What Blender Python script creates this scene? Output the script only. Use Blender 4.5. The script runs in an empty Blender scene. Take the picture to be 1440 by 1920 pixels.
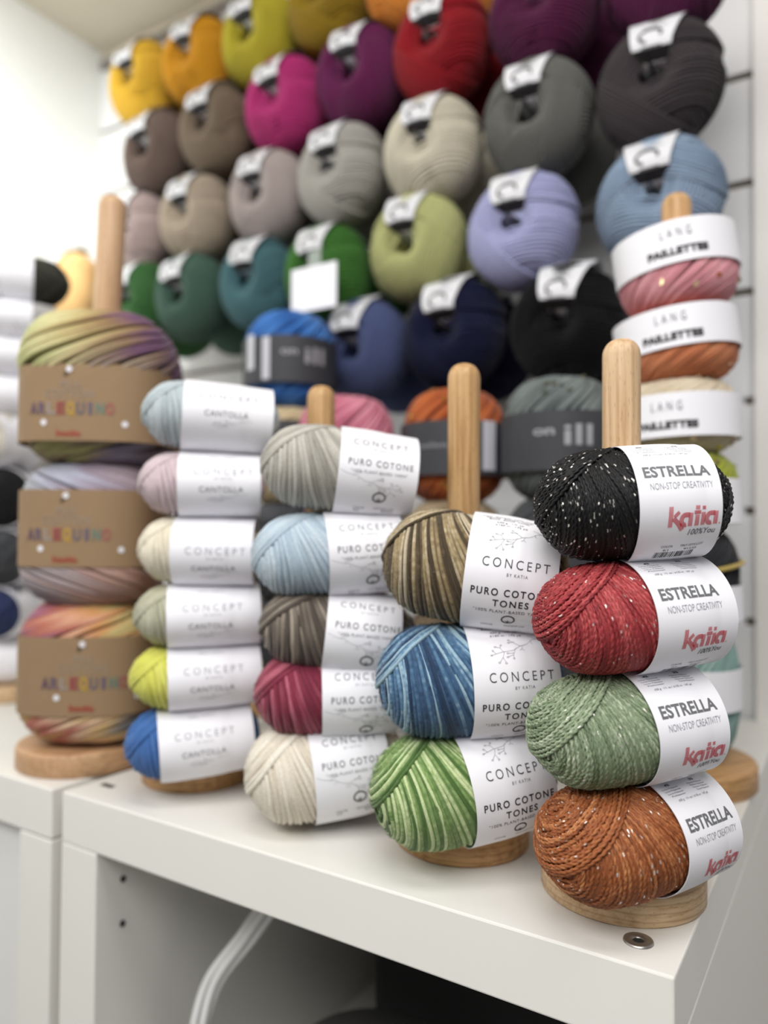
import bpy, bmesh, math, random
import numpy as np
from mathutils import Vector, Matrix

random.seed(7)
rng = np.random.default_rng(11)
S = bpy.context.scene
COL = S.collection
R = math.radians

# ------------------------------------------------------------------ camera
TABLE = 0.80                         # height of the table top
HC = 0.2645                          # camera above the table top
F_PX = 1420.0
YAW, PITCH, ROLL = R(32.2), R(1.387), R(0.395)
CAM = np.array([0.0, 0.0, TABLE + HC])


def cam_axes():
    f = np.array([-math.sin(YAW), math.cos(YAW), 0.0])
    r = np.array([math.cos(YAW), math.sin(YAW), 0.0])
    u = np.array([0.0, 0.0, 1.0])
    f2 = f * math.cos(PITCH) + u * math.sin(PITCH)
    u2 = u * math.cos(PITCH) - f * math.sin(PITCH)
    r3 = r * math.cos(ROLL) + u2 * math.sin(ROLL)
    u3 = u2 * math.cos(ROLL) - r * math.sin(ROLL)
    return f2, r3, u3


CF, CR, CU = cam_axes()
cd = bpy.data.cameras.new('camera')
cam = bpy.data.objects.new('camera', cd)
COL.objects.link(cam)
cam.matrix_world = Matrix(((CR[0], CU[0], -CF[0], CAM[0]), (CR[1], CU[1], -CF[1], CAM[1]),
                           (CR[2], CU[2], -CF[2], CAM[2]), (0, 0, 0, 1)))
cd.sensor_fit = 'VERTICAL'
cd.sensor_height = 36.0
cd.lens = F_PX / 1920.0 * 36.0
cd.clip_start = 0.02
cd.dof.use_dof = True
cd.dof.focus_distance = 0.505
cd.dof.aperture_fstop = 2.55
S.camera = cam

# ------------------------------------------------------------------ light
S.view_settings.view_transform = 'Standard'
S.view_settings.look = 'None'
S.view_settings.gamma = 1.0
S.view_settings.use_curve_mapping = False
S.view_settings.exposure = 0.13

W = bpy.data.worlds.new('shop_light')
S.world = W
W.use_nodes = True
W.node_tree.nodes['Background'].inputs[0].default_value = (0.93, 0.96, 1.0, 1)
W.node_tree.nodes['Background'].inputs[1].default_value = 0.20


def area(name, loc, target, sx, sy, power, color=(1, 1, 1), spread=180):
    l = bpy.data.lights.new(name, 'AREA')
    l.shape = 'RECTANGLE'
    l.size, l.size_y = sx, sy
    l.energy = power
    l.color = color
    l.spread = R(spread)
    o = bpy.data.objects.new(name, l)
    COL.objects.link(o)
    o.location = loc
    o.rotation_euler = (Vector(target) - Vector(loc)).to_track_quat('-Z', 'Y').to_euler()
    return o


area('ceiling_panel_light', (0.25, -1.05, 2.40), (-0.2, 0.5, 0.9), 1.6, 0.8, 31, (1.0, 0.985, 0.965))
area('ceiling_panel_light', (-0.95, -1.05, 2.40), (-0.7, 0.5, 0.9), 1.0, 0.8, 9.5, (1.0, 0.985, 0.965))
area('ceiling_panel_light', (0.15, 0.02, 2.40), (0.0, 0.4, 0.8), 1.2, 0.4, 11, (1.0, 0.98, 0.96))
area('wall_washer_light', (-1.05, 0.05, 1.95), (-1.60, 0.55, 1.72), 0.35, 0.2, 8, (0.97, 1.0, 0.98), 90)


# ------------------------------------------------------------------ pixels to places
def ray(px, py):
    return CF + (px - 720) / F_PX * CR + (960 - py) / F_PX * CU


def at_Y(px, py, Y):
    r = ray(px, py)
    return CAM + r * (Y / r[1])


def at_Z(px, py, z=TABLE):
    r = ray(px, py)
    return CAM + r * ((z - CAM[2]) / r[2])


def at_depth(px, py, d):
    return CAM + ray(px, py) * d


def depth(p):
    return float((np.array(p) - CAM) @ CF)


def project(p):
    q = np.array(p) - CAM
    d = q @ CF
    return 720 + F_PX * (q @ CR) / d, 960 - F_PX * (q @ CU) / d


# ------------------------------------------------------------------ helpers
def lin(c):
    return tuple(((v / 255) / 12.92 if v <= 10.3 else ((v / 255 + 0.055) / 1.055) ** 2.4) for v in c)


def srgb(*c):
    return lin(c) + (1.0,)


MATS = {}


def mat(name, color=(200, 200, 200), rough=0.6, metal=0.0, bump=0.0, bscale=200, var=0.0, vscale=20, spec=0.5, sheen=0.0):
    """plain surface whose colour is varied a little by a noise"""
    if name in MATS:
        return MATS[name]
    m = bpy.data.materials.new(name)
    m.use_nodes = True
    nt = m.node_tree
    b = nt.nodes['Principled BSDF']
    b.inputs['Base Color'].default_value = srgb(*color)
    b.inputs['Roughness'].default_value = rough
    b.inputs['Metallic'].default_value = metal
    b.inputs['Specular IOR Level'].default_value = spec
    if sheen:
        b.inputs['Sheen Weight'].default_value = sheen
    tc = nt.nodes.new('ShaderNodeTexCoord')
    if var > 0:
        n = nt.nodes.new('ShaderNodeTexNoise')
        n.inputs['Scale'].default_value = vscale
        n.inputs['Detail'].default_value = 4
        nt.links.new(tc.outputs['Object'], n.inputs['Vector'])
        mx = nt.nodes.new('ShaderNodeMix')
        mx.data_type = 'RGBA'
        c = srgb(*color)
        mx.inputs['A'].default_value = tuple(v * (1 - var) for v in c[:3]) + (1,)
        mx.inputs['B'].default_value = tuple(min(1, v * (1 + var)) for v in c[:3]) + (1,)
        nt.links.new(n.outputs['Fac'], mx.inputs['Factor'])
        nt.links.new(mx.outputs['Result'], b.inputs['Base Color'])
    if bump > 0:
        n2 = nt.nodes.new('ShaderNodeTexNoise')
        n2.inputs['Scale'].default_value = bscale
        n2.inputs['Detail'].default_value = 3
        nt.links.new(tc.outputs['Object'], n2.inputs['Vector'])
        bp = nt.nodes.new('ShaderNodeBump')
        bp.inputs['Strength'].default_value = bump
        bp.inputs['Distance'].default_value = 0.001
        nt.links.new(n2.outputs['Fac'], bp.inputs['Height'])
        nt.links.new(bp.outputs['Normal'], b.inputs['Normal'])
    MATS[name] = m
    return m


def yarn_mat(name, rough=0.75, sheen=0.15, fibre=0.35, fscale=900, glint=False):
    """yarn whose dye comes from the strands' own colour attribute; fine fibre noise on top"""
    if name in MATS:
        return MATS[name]
    m = bpy.data.materials.new(name)
    m.use_nodes = True
    nt = m.node_tree
    b = nt.nodes['Principled BSDF']
    b.inputs['Roughness'].default_value = rough
    b.inputs['Specular IOR Level'].default_value = 0.35
    b.inputs['Sheen Weight'].default_value = sheen
    b.inputs['Sheen Roughness'].default_value = 0.4
    at = nt.nodes.new('ShaderNodeAttribute')
    at.attribute_name = 'dye'
    tc = nt.nodes.new('ShaderNodeTexCoord')
    n = nt.nodes.new('ShaderNodeTexNoise')
    n.inputs['Scale'].default_value = fscale
    n.inputs['Detail'].default_value = 3
    nt.links.new(tc.outputs['Object'], n.inputs['Vector'])
    mr = nt.nodes.new('ShaderNodeMapRange')
    mr.inputs['From Min'].default_value = 0.25
    mr.inputs['From Max'].default_value = 0.75
    mr.inputs['To Min'].default_value = 1 - fibre
    mr.inputs['To Max'].default_value = 1 + fibre
    nt.links.new(n.outputs['Fac'], mr.inputs['Value'])
    mul = nt.nodes.new('ShaderNodeVectorMath')
    mul.operation = 'SCALE'
    nt.links.new(at.outputs['Color'], mul.inputs[0])
    nt.links.new(mr.outputs['Result'], mul.inputs['Scale'])
    out = mul.outputs['Vector']
    bp = nt.nodes.new('ShaderNodeBump')
    bp.inputs['Strength'].default_value = 0.5
    bp.inputs['Distance'].default_value = 0.0006
    nt.links.new(n.outputs['Fac'], bp.inputs['Height'])
    nt.links.new(bp.outputs['Normal'], b.inputs['Normal'])
    if glint:
        g = nt.nodes.new('ShaderNodeAttribute')
        g.attribute_name = 'glint'
        mx = nt.nodes.new('ShaderNodeMix')
        mx.data_type = 'RGBA'
        mx.inputs['B'].default_value = (0.95, 0.9, 0.84, 1)
        nt.links.new(g.outputs['Fac'], mx.inputs['Factor'])
        nt.links.new(out, mx.inputs['A'])
        out = mx.outputs['Result']
        mt = nt.nodes.new('ShaderNodeMath')
        mt.operation = 'MULTIPLY'
        mt.inputs[1].default_value = 0.9
        nt.links.new(g.outputs['Fac'], mt.inputs[0])
        nt.links.new(mt.outputs[0], b.inputs['Metallic'])
        rr = nt.nodes.new('ShaderNodeMapRange')
        rr.inputs['To Min'].default_value = rough
        rr.inputs['To Max'].default_value = 0.32
        nt.links.new(g.outputs['Fac'], rr.inputs['Value'])
        nt.links.new(rr.outputs['Result'], b.inputs['Roughness'])
    nt.links.new(out, b.inputs['Base Color'])
    MATS[name] = m
    return m


def wood_mat(name, light, dark, grain_axis='Z', ring=False):
    if name in MATS:
        return MATS[name]
    m = bpy.data.materials.new(name)
    m.use_nodes = True
    nt = m.node_tree
    b = nt.nodes['Principled BSDF']
    b.inputs['Roughness'].default_value = 0.5
    b.inputs['Specular IOR Level'].default_value = 0.4
    tc = nt.nodes.new('ShaderNodeTexCoord')

    def mapped(sc):
        mp = nt.nodes.new('ShaderNodeMapping')
        mp.inputs['Scale'].default_value = sc
        nt.links.new(tc.outputs['Object'], mp.inputs['Vector'])
        return mp

    long_, cross = (12, 260)
    sc = {'Z': (cross, cross, long_), 'X': (long_, cross, cross), 'Y': (cross, long_, cross)}[grain_axis]
    n = nt.nodes.new('ShaderNodeTexNoise')
    n.inputs['Scale'].default_value = 1.0
    n.inputs['Detail'].default_value = 5
    nt.links.new(mapped(sc).outputs[0], n.inputs['Vector'])
    rp = nt.nodes.new('ShaderNodeValToRGB')
    rp.color_ramp.elements[0].position = 0.32
    rp.color_ramp.elements[0].color = srgb(*dark)
    rp.color_ramp.elements[1].position = 0.58
    rp.color_ramp.elements[1].color = srgb(*light)
    nt.links.new(n.outputs['Fac'], rp.inputs['Fac'])
    # short dark pores of beech
    v = nt.nodes.new('ShaderNodeTexVoronoi')
    sc2 = tuple(s * (2.2 if s > 100 else 9) for s in sc)
    v.inputs['Scale'].default_value = 1.0
    nt.links.new(mapped(sc2).outputs[0], v.inputs['Vector'])
    rp2 = nt.nodes.new('ShaderNodeValToRGB')
    rp2.color_ramp.elements[0].position = 0.10
    rp2.color_ramp.elements[0].color = (0.72, 0.66, 0.6, 1)
    rp2.color_ramp.elements[1].position = 0.28
    rp2.color_ramp.elements[1].color = (1, 1, 1, 1)
    nt.links.new(v.outputs['Distance'], rp2.inputs['Fac'])
    mx = nt.nodes.new('ShaderNodeMix')
    mx.data_type = 'RGBA'
    mx.blend_type = 'MULTIPLY'
    mx.inputs['Factor'].default_value = 0.8
    nt.links.new(rp.outputs['Color'], mx.inputs['A'])
    nt.links.new(rp2.outputs['Color'], mx.inputs['B'])
    res = mx.outputs['Result']
    if ring:
        wv = nt.nodes.new('ShaderNodeTexWave')
        wv.wave_type = 'BANDS'
        wv.bands_direction = 'Z'
        wv.inputs['Scale'].default_value = 62
        wv.inputs['Distortion'].default_value = 3.0
        wv.inputs['Detail'].default_value = 2
        wv.inputs['Detail Scale'].default_value = 0.6
        nt.links.new(mapped((0.4, 0.25, 1)).outputs[0], wv.inputs['Vector'])
        rp3 = nt.nodes.new('ShaderNodeValToRGB')
        rp3.color_ramp.elements[0].position = 0.0
        rp3.color_ramp.elements[0].color = (0.74, 0.68, 0.62, 1)
        rp3.color_ramp.elements[1].position = 0.25
        rp3.color_ramp.elements[1].color = (1, 1, 1, 1)
        nt.links.new(wv.outputs['Fac'], rp3.inputs['Fac'])
        mx2 = nt.nodes.new('ShaderNodeMix')
        mx2.data_type = 'RGBA'
        mx2.blend_type = 'MULTIPLY'
        mx2.inputs['Factor'].default_value = 0.8
        nt.links.new(res, mx2.inputs['A'])
        nt.links.new(rp3.outputs['Color'], mx2.inputs['B'])
        res = mx2.outputs['Result']
    nt.links.new(res, b.inputs['Base Color'])
    MATS[name] = m
    return m


class MB:
    """collects geometry with material slots, then links it as ONE mesh object"""

    def __init__(self):
        self.v, self.f, self.mi, self.dye, self.gl, self.sm = [], [], [], [], [], []
        self.n = 0
        self.mats = []

    def slot(self, m):
        if m not in self.mats:
            self.mats.append(m)
        return self.mats.index(m)

    def add(self, verts, faces, m, dye=None, glint=None, smooth=True):
        verts = np.asarray(verts, float).reshape(-1, 3)
        k = len(verts)
        i = self.slot(m)
        if isinstance(faces, np.ndarray):
            fl = (faces + self.n)
            self.f.append(('q', fl))
            nf = len(fl)
        else:
            self.f.append(('p', [tuple(x + self.n for x in q) for q in faces]))
            nf = len(faces)
        self.mi.append(np.full(nf, i))
        self.sm.append(np.full(nf, smooth))
        self.v.append(verts)
        self.dye.append(np.ones((k, 4)) if dye is None else np.concatenate([np.asarray(dye, float).reshape(-1, 3), np.ones((k, 1))], 1))
        self.gl.append(np.zeros(k) if glint is None else np.asarray(glint, float).reshape(-1))
        self.n += k

    def mesh(self, name):
        me = bpy.data.meshes.new(name)
        v = np.concatenate(self.v)
        me.vertices.add(len(v))
        me.vertices.foreach_set('co', v.ravel())
        lv, lt = [], []
        for kind, fl in self.f:
            if kind == 'q':
                lv.append(fl.ravel())
                lt.append(np.full(len(fl), fl.shape[1]))
            else:
                lv.append(np.array([x for q in fl for x in q], int))
                lt.append(np.array([len(q) for q in fl], int))
        lv = np.concatenate(lv)
        lt = np.concatenate(lt)
        me.loops.add(len(lv))
        me.loops.foreach_set('vertex_index', lv.astype(np.int32))
        me.polygons.add(len(lt))
        ls = np.concatenate([[0], np.cumsum(lt)[:-1]])
        me.polygons.foreach_set('loop_start', ls.astype(np.int32))
        me.polygons.foreach_set('loop_total', lt.astype(np.int32))
        me.polygons.foreach_set('material_index', np.concatenate(self.mi).astype(np.int32))
        me.polygons.foreach_set('use_smooth', np.concatenate(self.sm).astype(bool))
        me.update(calc_edges=True)
        a = me.attributes.new('dye', 'FLOAT_COLOR', 'POINT')
        a.data.foreach_set('color', np.concatenate(self.dye).astype(np.float32).ravel())
        g = np.concatenate(self.gl)
        if g.any():
            a = me.attributes.new('glint', 'FLOAT', 'POINT')
            a.data.foreach_set('value', g.astype(np.float32))
        for m in self.mats:
            me.materials.append(m)
        return me

    def build(self, name, parent=None, loc=None):
        o = bpy.data.objects.new(name, self.mesh(name))
        COL.objects.link(o)
        if parent:
            o.parent = parent
        if loc is not None:
            o.location = loc
        return o


def tag(o, label, cat, group=None):
    o['label'] = label
    o['category'] = cat
    if group:
        o['group'] = group
    return o


def thing(name, label, cat, loc=(0, 0, 0), group=None, matrix=None):
    o = bpy.data.objects.new(name, None)
    o.empty_display_size = 0.02
    COL.objects.link(o)
    if matrix is not None:
        o.matrix_world = matrix
    else:
        o.location = loc
    return tag(o, label, cat, group)


def box_data(x0, x1, y0, y1, z0, z1, bev=0.0015, seg=2):
    bm = bmesh.new()
    bmesh.ops.create_cube(bm, size=1.0)
    for v in bm.verts:
        v.co = ((x0 + x1) / 2 + v.co.x * (x1 - x0), (y0 + y1) / 2 + v.co.y * (y1 - y0), (z0 + z1) / 2 + v.co.z * (z1 - z0))
    if bev:
        bmesh.ops.bevel(bm, geom=bm.edges[:], offset=bev, segments=seg, profile=0.5, affect='EDGES')
    bm.verts.index_update()
    vs = [tuple(v.co) for v in bm.verts]
    fs = [tuple(v.index for v in f.verts) for f in bm.faces]
    bm.free()
    return vs, fs


def lathe(mb, prof, m, seg=48, dye=None, smooth=True):
    """profile of (r, z) turned about z"""
    prof = np.array(prof, float)
    t = np.linspace(0, 2 * np.pi, seg, endpoint=False)
    v = np.stack([prof[:, 0][:, None] * np.cos(t), prof[:, 0][:, None] * np.sin(t), np.repeat(prof[:, 1][:, None], seg, 1)], -1)
    M = len(prof)
    i, j = np.meshgrid(np.arange(M - 1), np.arange(seg), indexing='ij')
    q = np.stack([i * seg + j, i * seg + (j + 1) % seg, (i + 1) * seg + (j + 1) % seg, (i + 1) * seg + j], -1).reshape(-1, 4)
    d = None if dye is None else np.tile(np.array(dye), (M * seg, 1))
    mb.add(v, q, m, d, smooth=smooth)


def tubes(mb, P, N, rad, m, sides=8, closed=True, dye=None, glint=None, ply=0.0, pitch=0.006, phase=None):
    """K strands of M points each swept with a round or two-ply section"""
    K, M = P.shape[:2]
    if closed:
        T = np.roll(P, -1, 1) - np.roll(P, 1, 1)
    else:
        T = np.gradient(P, axis=1)
    ds = np.linalg.norm(T, axis=-1, keepdims=True)
    T = T / np.maximum(ds, 1e-9)
    N = N - (N * T).sum(-1, keepdims=True) * T
    N /= np.maximum(np.linalg.norm(N, axis=-1, keepdims=True), 1e-9)
    B = np.cross(T, N)
    th = np.linspace(0, 2 * np.pi, sides, endpoint=False)
    if np.ndim(rad) == 0:
        rad = np.full((K, M), rad)
    r = np.repeat(rad[:, :, None], sides, 2)
    if ply > 0:
        arc = np.cumsum(ds[..., 0] / 2, 1)
        turns = arc / pitch * np.pi
        if closed:                                       # whole number of turns so that the loop meets itself
            turns = turns * (np.round(turns[:, -1] / np.pi) * np.pi / np.maximum(turns[:, -1], 1e-6))[:, None]
        ph = (phase if phase is not None else np.zeros(K))[:, None, None]
        r = r * (1 - ply * 0.5 + ply * 0.5 * np.cos(2 * (th[None, None, :] - turns[:, :, None]) + ph))
    V = P[:, :, None, :] + r[..., None] * (np.cos(th)[None, None, :, None] * N[:, :, None, :] + np.sin(th)[None, None, :, None] * B[:, :, None, :])
    mm = M if closed else M - 1
    k, i, j = np.meshgrid(np.arange(K), np.arange(mm), np.arange(sides), indexing='ij')
    i2 = (i + 1) % M
    j2 = (j + 1) % sides
    idx = lambda a, b, c: a * M * sides + b * sides + c
    q = np.stack([idx(k, i, j), idx(k, i, j2), idx(k, i2, j2), idx(k, i2, j)], -1).reshape(-1, 4)
    d = None if dye is None else np.repeat(dye[:, :, None, :], sides, 2)
    if ply > 0.3 and d is not None:                      # the two plies take the dye a little differently
        lobe = np.cos(th[None, None, :] - turns[:, :, None] + ph / 2)
        d = d * (1 + 0.10 * np.tanh(3 * lobe))[..., None]
    d = None if d is None else d.reshape(-1, 3)
    g = None if glint is None else glint.reshape(-1)
    mb.add(V, q, m, d, g)


def smooth_noise(K, M, waves, amp=1.0):
    """periodic noise along each of K strands, roughly in -1..1"""
    t = np.linspace(0, 2 * np.pi, M, endpoint=False)
    out = np.zeros((K, M))
    for w in waves:
        out += np.sin(t[None] * w + rng.uniform(0, 6.28, (K, 1))) * rng.uniform(0.5, 1, (K, 1))
    return out / max(1, len(waves)) ** 0.5 * amp


# ------------------------------------------------------------------ print: text, strokes, marks
TXT = {}


def text2d(s, bold=0.0, spacing=1.0):
    key = (s, bold, spacing)
    if key in TXT:
        return TXT[key]
    c = bpy.data.curves.new('lettering', 'FONT')
    c.body = s
    c.size = 1.0
    c.offset = bold
    c.space_character = spacing
    c.resolution_u = 3
    o = bpy.data.objects.new('lettering', c)
    COL.objects.link(o)
    dg = bpy.context.evaluated_depsgraph_get()
    me = bpy.data.meshes.new_from_object(o.evaluated_get(dg))
    v = np.array([x.co[:2] for x in me.vertices], float).reshape(-1, 2)
    f = [tuple(p.vertices) for p in me.polygons]
    bpy.data.objects.remove(o)
    bpy.data.curves.remove(c)
    bpy.data.meshes.remove(me)
    TXT[key] = (v, f)
    return v, f


CAPH = None


def cap_height():
    global CAPH
    if CAPH is None:
        v, _ = text2d('H')
        CAPH = v[:, 1].max()
    return CAPH


def cut_flat(v, f, step):
    """cuts flat lettering into slices so that it can follow a curved label"""
    bm = bmesh.new()
    bv = [bm.verts.new((p[0], p[1], 0)) for p in v]
    for q in f:
        try:
            bm.faces.new([bv[i] for i in q])
        except ValueError:
            pass
    lo, hi = v[:, 1].min(), v[:, 1].max()
    n = int((hi - lo) / step)
    for k in range(1, n + 1):
        y = lo + (hi - lo) * k / (n + 1)
        bmesh.ops.bisect_plane(bm, geom=bm.verts[:] + bm.edges[:] + bm.faces[:], plane_co=(0, y, 0), plane_no=(0, 1, 0))
    bm.verts.index_update()
    vs = np.array([(x.co.x, x.co.y) for x in bm.verts])
    fs = [tuple(x.index for x in q.verts) for q in bm.faces]
    bm.free()
    return vs, fs


def letter(items, s, cx, cy, width, cap, ink, bold=0.0, spacing=1.0, shear=0.0):
    v, f = text2d(s, bold, spacing)
    if len(v) == 0:
        return
    v = v.copy()
    w = v[:, 0].max() - v[:, 0].min()
    x = (v[:, 0] - (v[:, 0].max() + v[:, 0].min()) / 2) * (width / w)
    y = (v[:, 1]) * (cap / cap_height()) - cap / 2
    p = np.stack([cx + x + shear * y, cy + y], 1)
    if cap > 0.004:
        p, f = cut_flat(p, f, 0.003)
    items.append((p, f, ink))


def stroke(items, pts, w, ink):
    p = np.array(pts, float)
    t = np.gradient(p, axis=0)
    t /= np.maximum(np.linalg.norm(t, axis=1, keepdims=True), 1e-12)
    n = np.stack([-t[:, 1], t[:, 0]], 1) * w / 2
    v = np.concatenate([p + n, p - n])
    k = len(p)
    items.append((v, [(i, i + 1, k + i + 1, k + i) for i in range(k - 1)], ink))


def ring2d(items, cx, cy, rx, ry, w, ink, a0=0, a1=360):
    t = np.radians(np.linspace(a0, a1, 28))
    stroke(items, np.stack([cx + rx * np.cos(t), cy + ry * np.sin(t)], 1), w, ink)


def put_print(mb, items, fmap, mats):
    for p, f, ink in items:
        mb.add(fmap(p[:, 0], p[:, 1]), f, mats[ink], smooth=False)


INK = {}
INK['dark'] = mat('dark_ink', (52, 52, 56), 0.6)
INK['black'] = mat('black_ink', (28, 26, 28), 0.6)
INK['grey'] = mat('grey_ink', (150, 150, 156), 0.6)
INK['mid'] = mat('mid_grey_ink', (104, 104, 108), 0.6)
INK['red'] = mat('red_ink', (206, 40, 60), 0.6)
INK['brick'] = mat('brick_red_ink', (150, 72, 50), 0.6)
INK['silver'] = mat('silver_ink', (150, 150, 155), 0.5)
INK['white'] = mat('white_ink', (225, 222, 226), 0.6)
PAPER = mat('white_paper', (236, 235, 240), 0.55, var=0.015, vscale=60)
KRAFT = mat('brown_kraft_paper', (146, 120, 90), 0.85, var=0.06, vscale=40, bump=0.15)
BLACKPAPER = mat('dark_grey_card', (52, 53, 58), 0.6, var=0.05)


def striped_logo(items, x, y, h, ink='red'):
    """the four-line word of the wool maker; x, y = left end of its base line, h = tall letter height"""
    G, Wd = 0.062, 0.034
    sh = 0.05

    def q(pts):
        pts = np.array(pts, float)
        pts[:, 0] += sh * pts[:, 1]
        return pts * h + np.array([x, y])

    def multi(pts, n=4):
        pts = np.array(pts, float)
        t = np.gradient(pts, axis=0)
        t /= np.linalg.norm(t, axis=1, keepdims=True)
        nn = np.stack([-t[:, 1], t[:, 0]], 1)
        for k in range(n):
            stroke(items, q(pts + nn * (k - (n - 1) / 2) * G), Wd * h, ink)

    def line(a, b, k=5):
        return np.linspace(a, b, k)

    multi(line((0.11, 0), (0.11, 1.0)))
    multi(line((0.30, 0.50), (0.56, 0.74)), 3)
    t = np.linspace(0, 1, 8)
    multi(np.stack([0.24 + 0.57 * t, 0.44 - 0.62 * t + 0.06 * np.sin(t * 3.14)], 1))

    def bowl(ox):
        a = np.radians(np.linspace(90, 292, 16))
        arc = np.stack([ox + 0.27 + 0.21 * np.cos(a), 0.33 + 0.25 * np.sin(a)], 1)
        pts = np.concatenate([[(ox + 0.50, 0.58), (ox + 0.40, 0.58)], arc])
        multi(pts)
        multi(line((ox + 0.56, 0.0), (ox + 0.56, 0.67)))

    bowl(0.64)
    multi(line((1.57, 0.0), (1.57, 0.55)))
    multi(line((1.57, 0.80), (1.57, 1.0)))
    multi(line((1.38, 0.67), (1.76, 0.67)), 3)
    multi(line((1.91, 0.0), (1.91, 0.66)))
    multi(line((1.83, 0.87), (2.02, 0.87)), 3)
    bowl(2.06)
    ring2d(items, x + 2.86 * h, y + 0.03 * h, 0.02 * h, 0.02 * h, 0.03 * h, ink)


def twig(items, x, y, w, h, ink='mid', flip=1, lw=0.00026):
    """a thin budding twig drawn from the thick end at right to its tip at left"""
    def P(pts):
        pts = np.array(pts, float)
        return np.stack([x + flip * pts[:, 0] * w, y + pts[:, 1] * h], 1)

    main = [(1.0, 0.95), (0.90, 0.78), (0.80, 0.70), (0.72, 0.66), (0.62, 0.42), (0.50, 0.32), (0.36, 0.10), (0.2, 0.06), (0.08, -0.02), (0.0, -0.08)]
    stroke(items, P(main), lw, ink)
    for a in ([(0.80, 0.70), (0.70, 0.86), (0.66, 0.92)], [(0.50, 0.32), (0.40, 0.50), (0.34, 0.62)], [(0.42, 0.54), (0.33, 0.50)],
              [(0.70, 0.62), (0.70, 0.48), (0.73, 0.42)], [(0.54, 0.36), (0.52, 0.18), (0.56, 0.10)], [(0.52, 0.18), (0.48, 0.10)],
              [(0.42, 0.22), (0.36, -0.10), (0.36, -0.24)], [(0.36, -0.10), (0.27, -0.18)], [(0.38, -0.02), (0.28, -0.02)],
              [(0.22, 0.06), (0.18, -0.2), (0.22, -0.42)], [(0.18, -0.2), (0.12, -0.40)], [(0.2, 0.06), (0.16, 0.26), (0.18, 0.36)],
              [(0.16, 0.26), (0.09, 0.30)], [(0.08, -0.02), (0.03, 0.12)]):
        stroke(items, P(a), lw, ink)
    for bx, by in ((0.0, -0.08), (0.03, 0.13), (0.08, 0.31), (0.18, 0.38), (0.11, -0.42), (0.22, -0.45), (0.26, -0.19), (0.36, -0.26), (0.27, -0.02), (0.33, 0.64), (0.32, 0.5)):
        ring2d(items, x + flip * bx * w, y + by * h, 0.016 * w, 0.011 * w, lw, ink)


def cotton_icon(items, x, y, r, ink='black'):
    ring2d(items, x, y, r * 1.05, r * 0.9, r * 0.24, ink)
    stroke(items, [(x - r * 0.05, y - r * 0.8), (x - r * 0.02, y - r * 0.1)], r * 0.14, ink)
    stroke(items, [(x - r * 0.05, y - r * 0.7), (x - r * 0.45, y - r * 0.35)], r * 0.11, ink)
    stroke(items, [(x - r * 0.05, y - r * 0.7), (x + r * 0.4, y - r * 0.35)], r * 0.11, ink)


# label layouts; x along the ball (0 = left edge of the band), y = arc length above the front line
def layout_estrella(w):
    it = []
    for ox in (0.013, 0.041):
        letter(it, '4%' if ox < 0.02 else '5%', ox, 0.0485, 0.0048, 0.0019, 'dark', 0.02)
        for k in range(4):
            letter(it, ('Lurex Polyamid', 'Lurex Polyamide', 'Lurex Poliester', 'Poliester')[k] if ox < 0.02 else ('Polyester Polyester', 'Polester Polyester', 'Viscosa Viskose', 'Tencel Polyester')[k],
                   ox + 0.001 * k, 0.0455 - 0.0021 * k, 0.017 - 0.002 * (k == 3), 0.0011, 'mid')
    letter(it, '±50 g · 1¾ oz / ±135 m · 147 yd', 0.0285, 0.0355, 0.034, 0.0016, 'mid')
    letter(it, 'ESTRELLA', 0.0315, 0.0190, 0.0505, 0.0078, 'mid', 0.030, 1.02)
    letter(it, 'NON-STOP CREATIVITY', 0.0330, 0.0085, 0.0475, 0.0045, 'grey', -0.006)
    striped_logo(it, 0.0210, -0.0190, 0.0138)
    letter(it, '100%You', 0.0478, -0.0235, 0.0205, 0.0045, 'dark', 0.0, 1.0, 0.25)
    letter(it, 'COLOR', 0.024, -0.0355, 0.009, 0.0021, 'dark')
    letter(it, 'TINT./DYE-LOT', 0.043, -0.0355, 0.018, 0.0021, 'dark')
    letter(it, '61', 0.024, -0.0395, 0.004, 0.0021, 'dark')
    letter(it, '91235', 0.043, -0.0395, 0.010, 0.0021, 'dark')
    bx = 0.017
    rr = random.Random(3)
    while bx < 0.047:
        bw = rr.choice((0.0003, 0.0005, 0.0009))
        stroke(it, [(bx, -0.0420), (bx, -0.046), (bx, -0.050)], bw, 'dark')
        bx += bw + rr.choice((0.0004, 0.0007, 0.0010))
    return [(p * np.array([0.92, 1.0]), f, ink) for p, f, ink in it]


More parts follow.
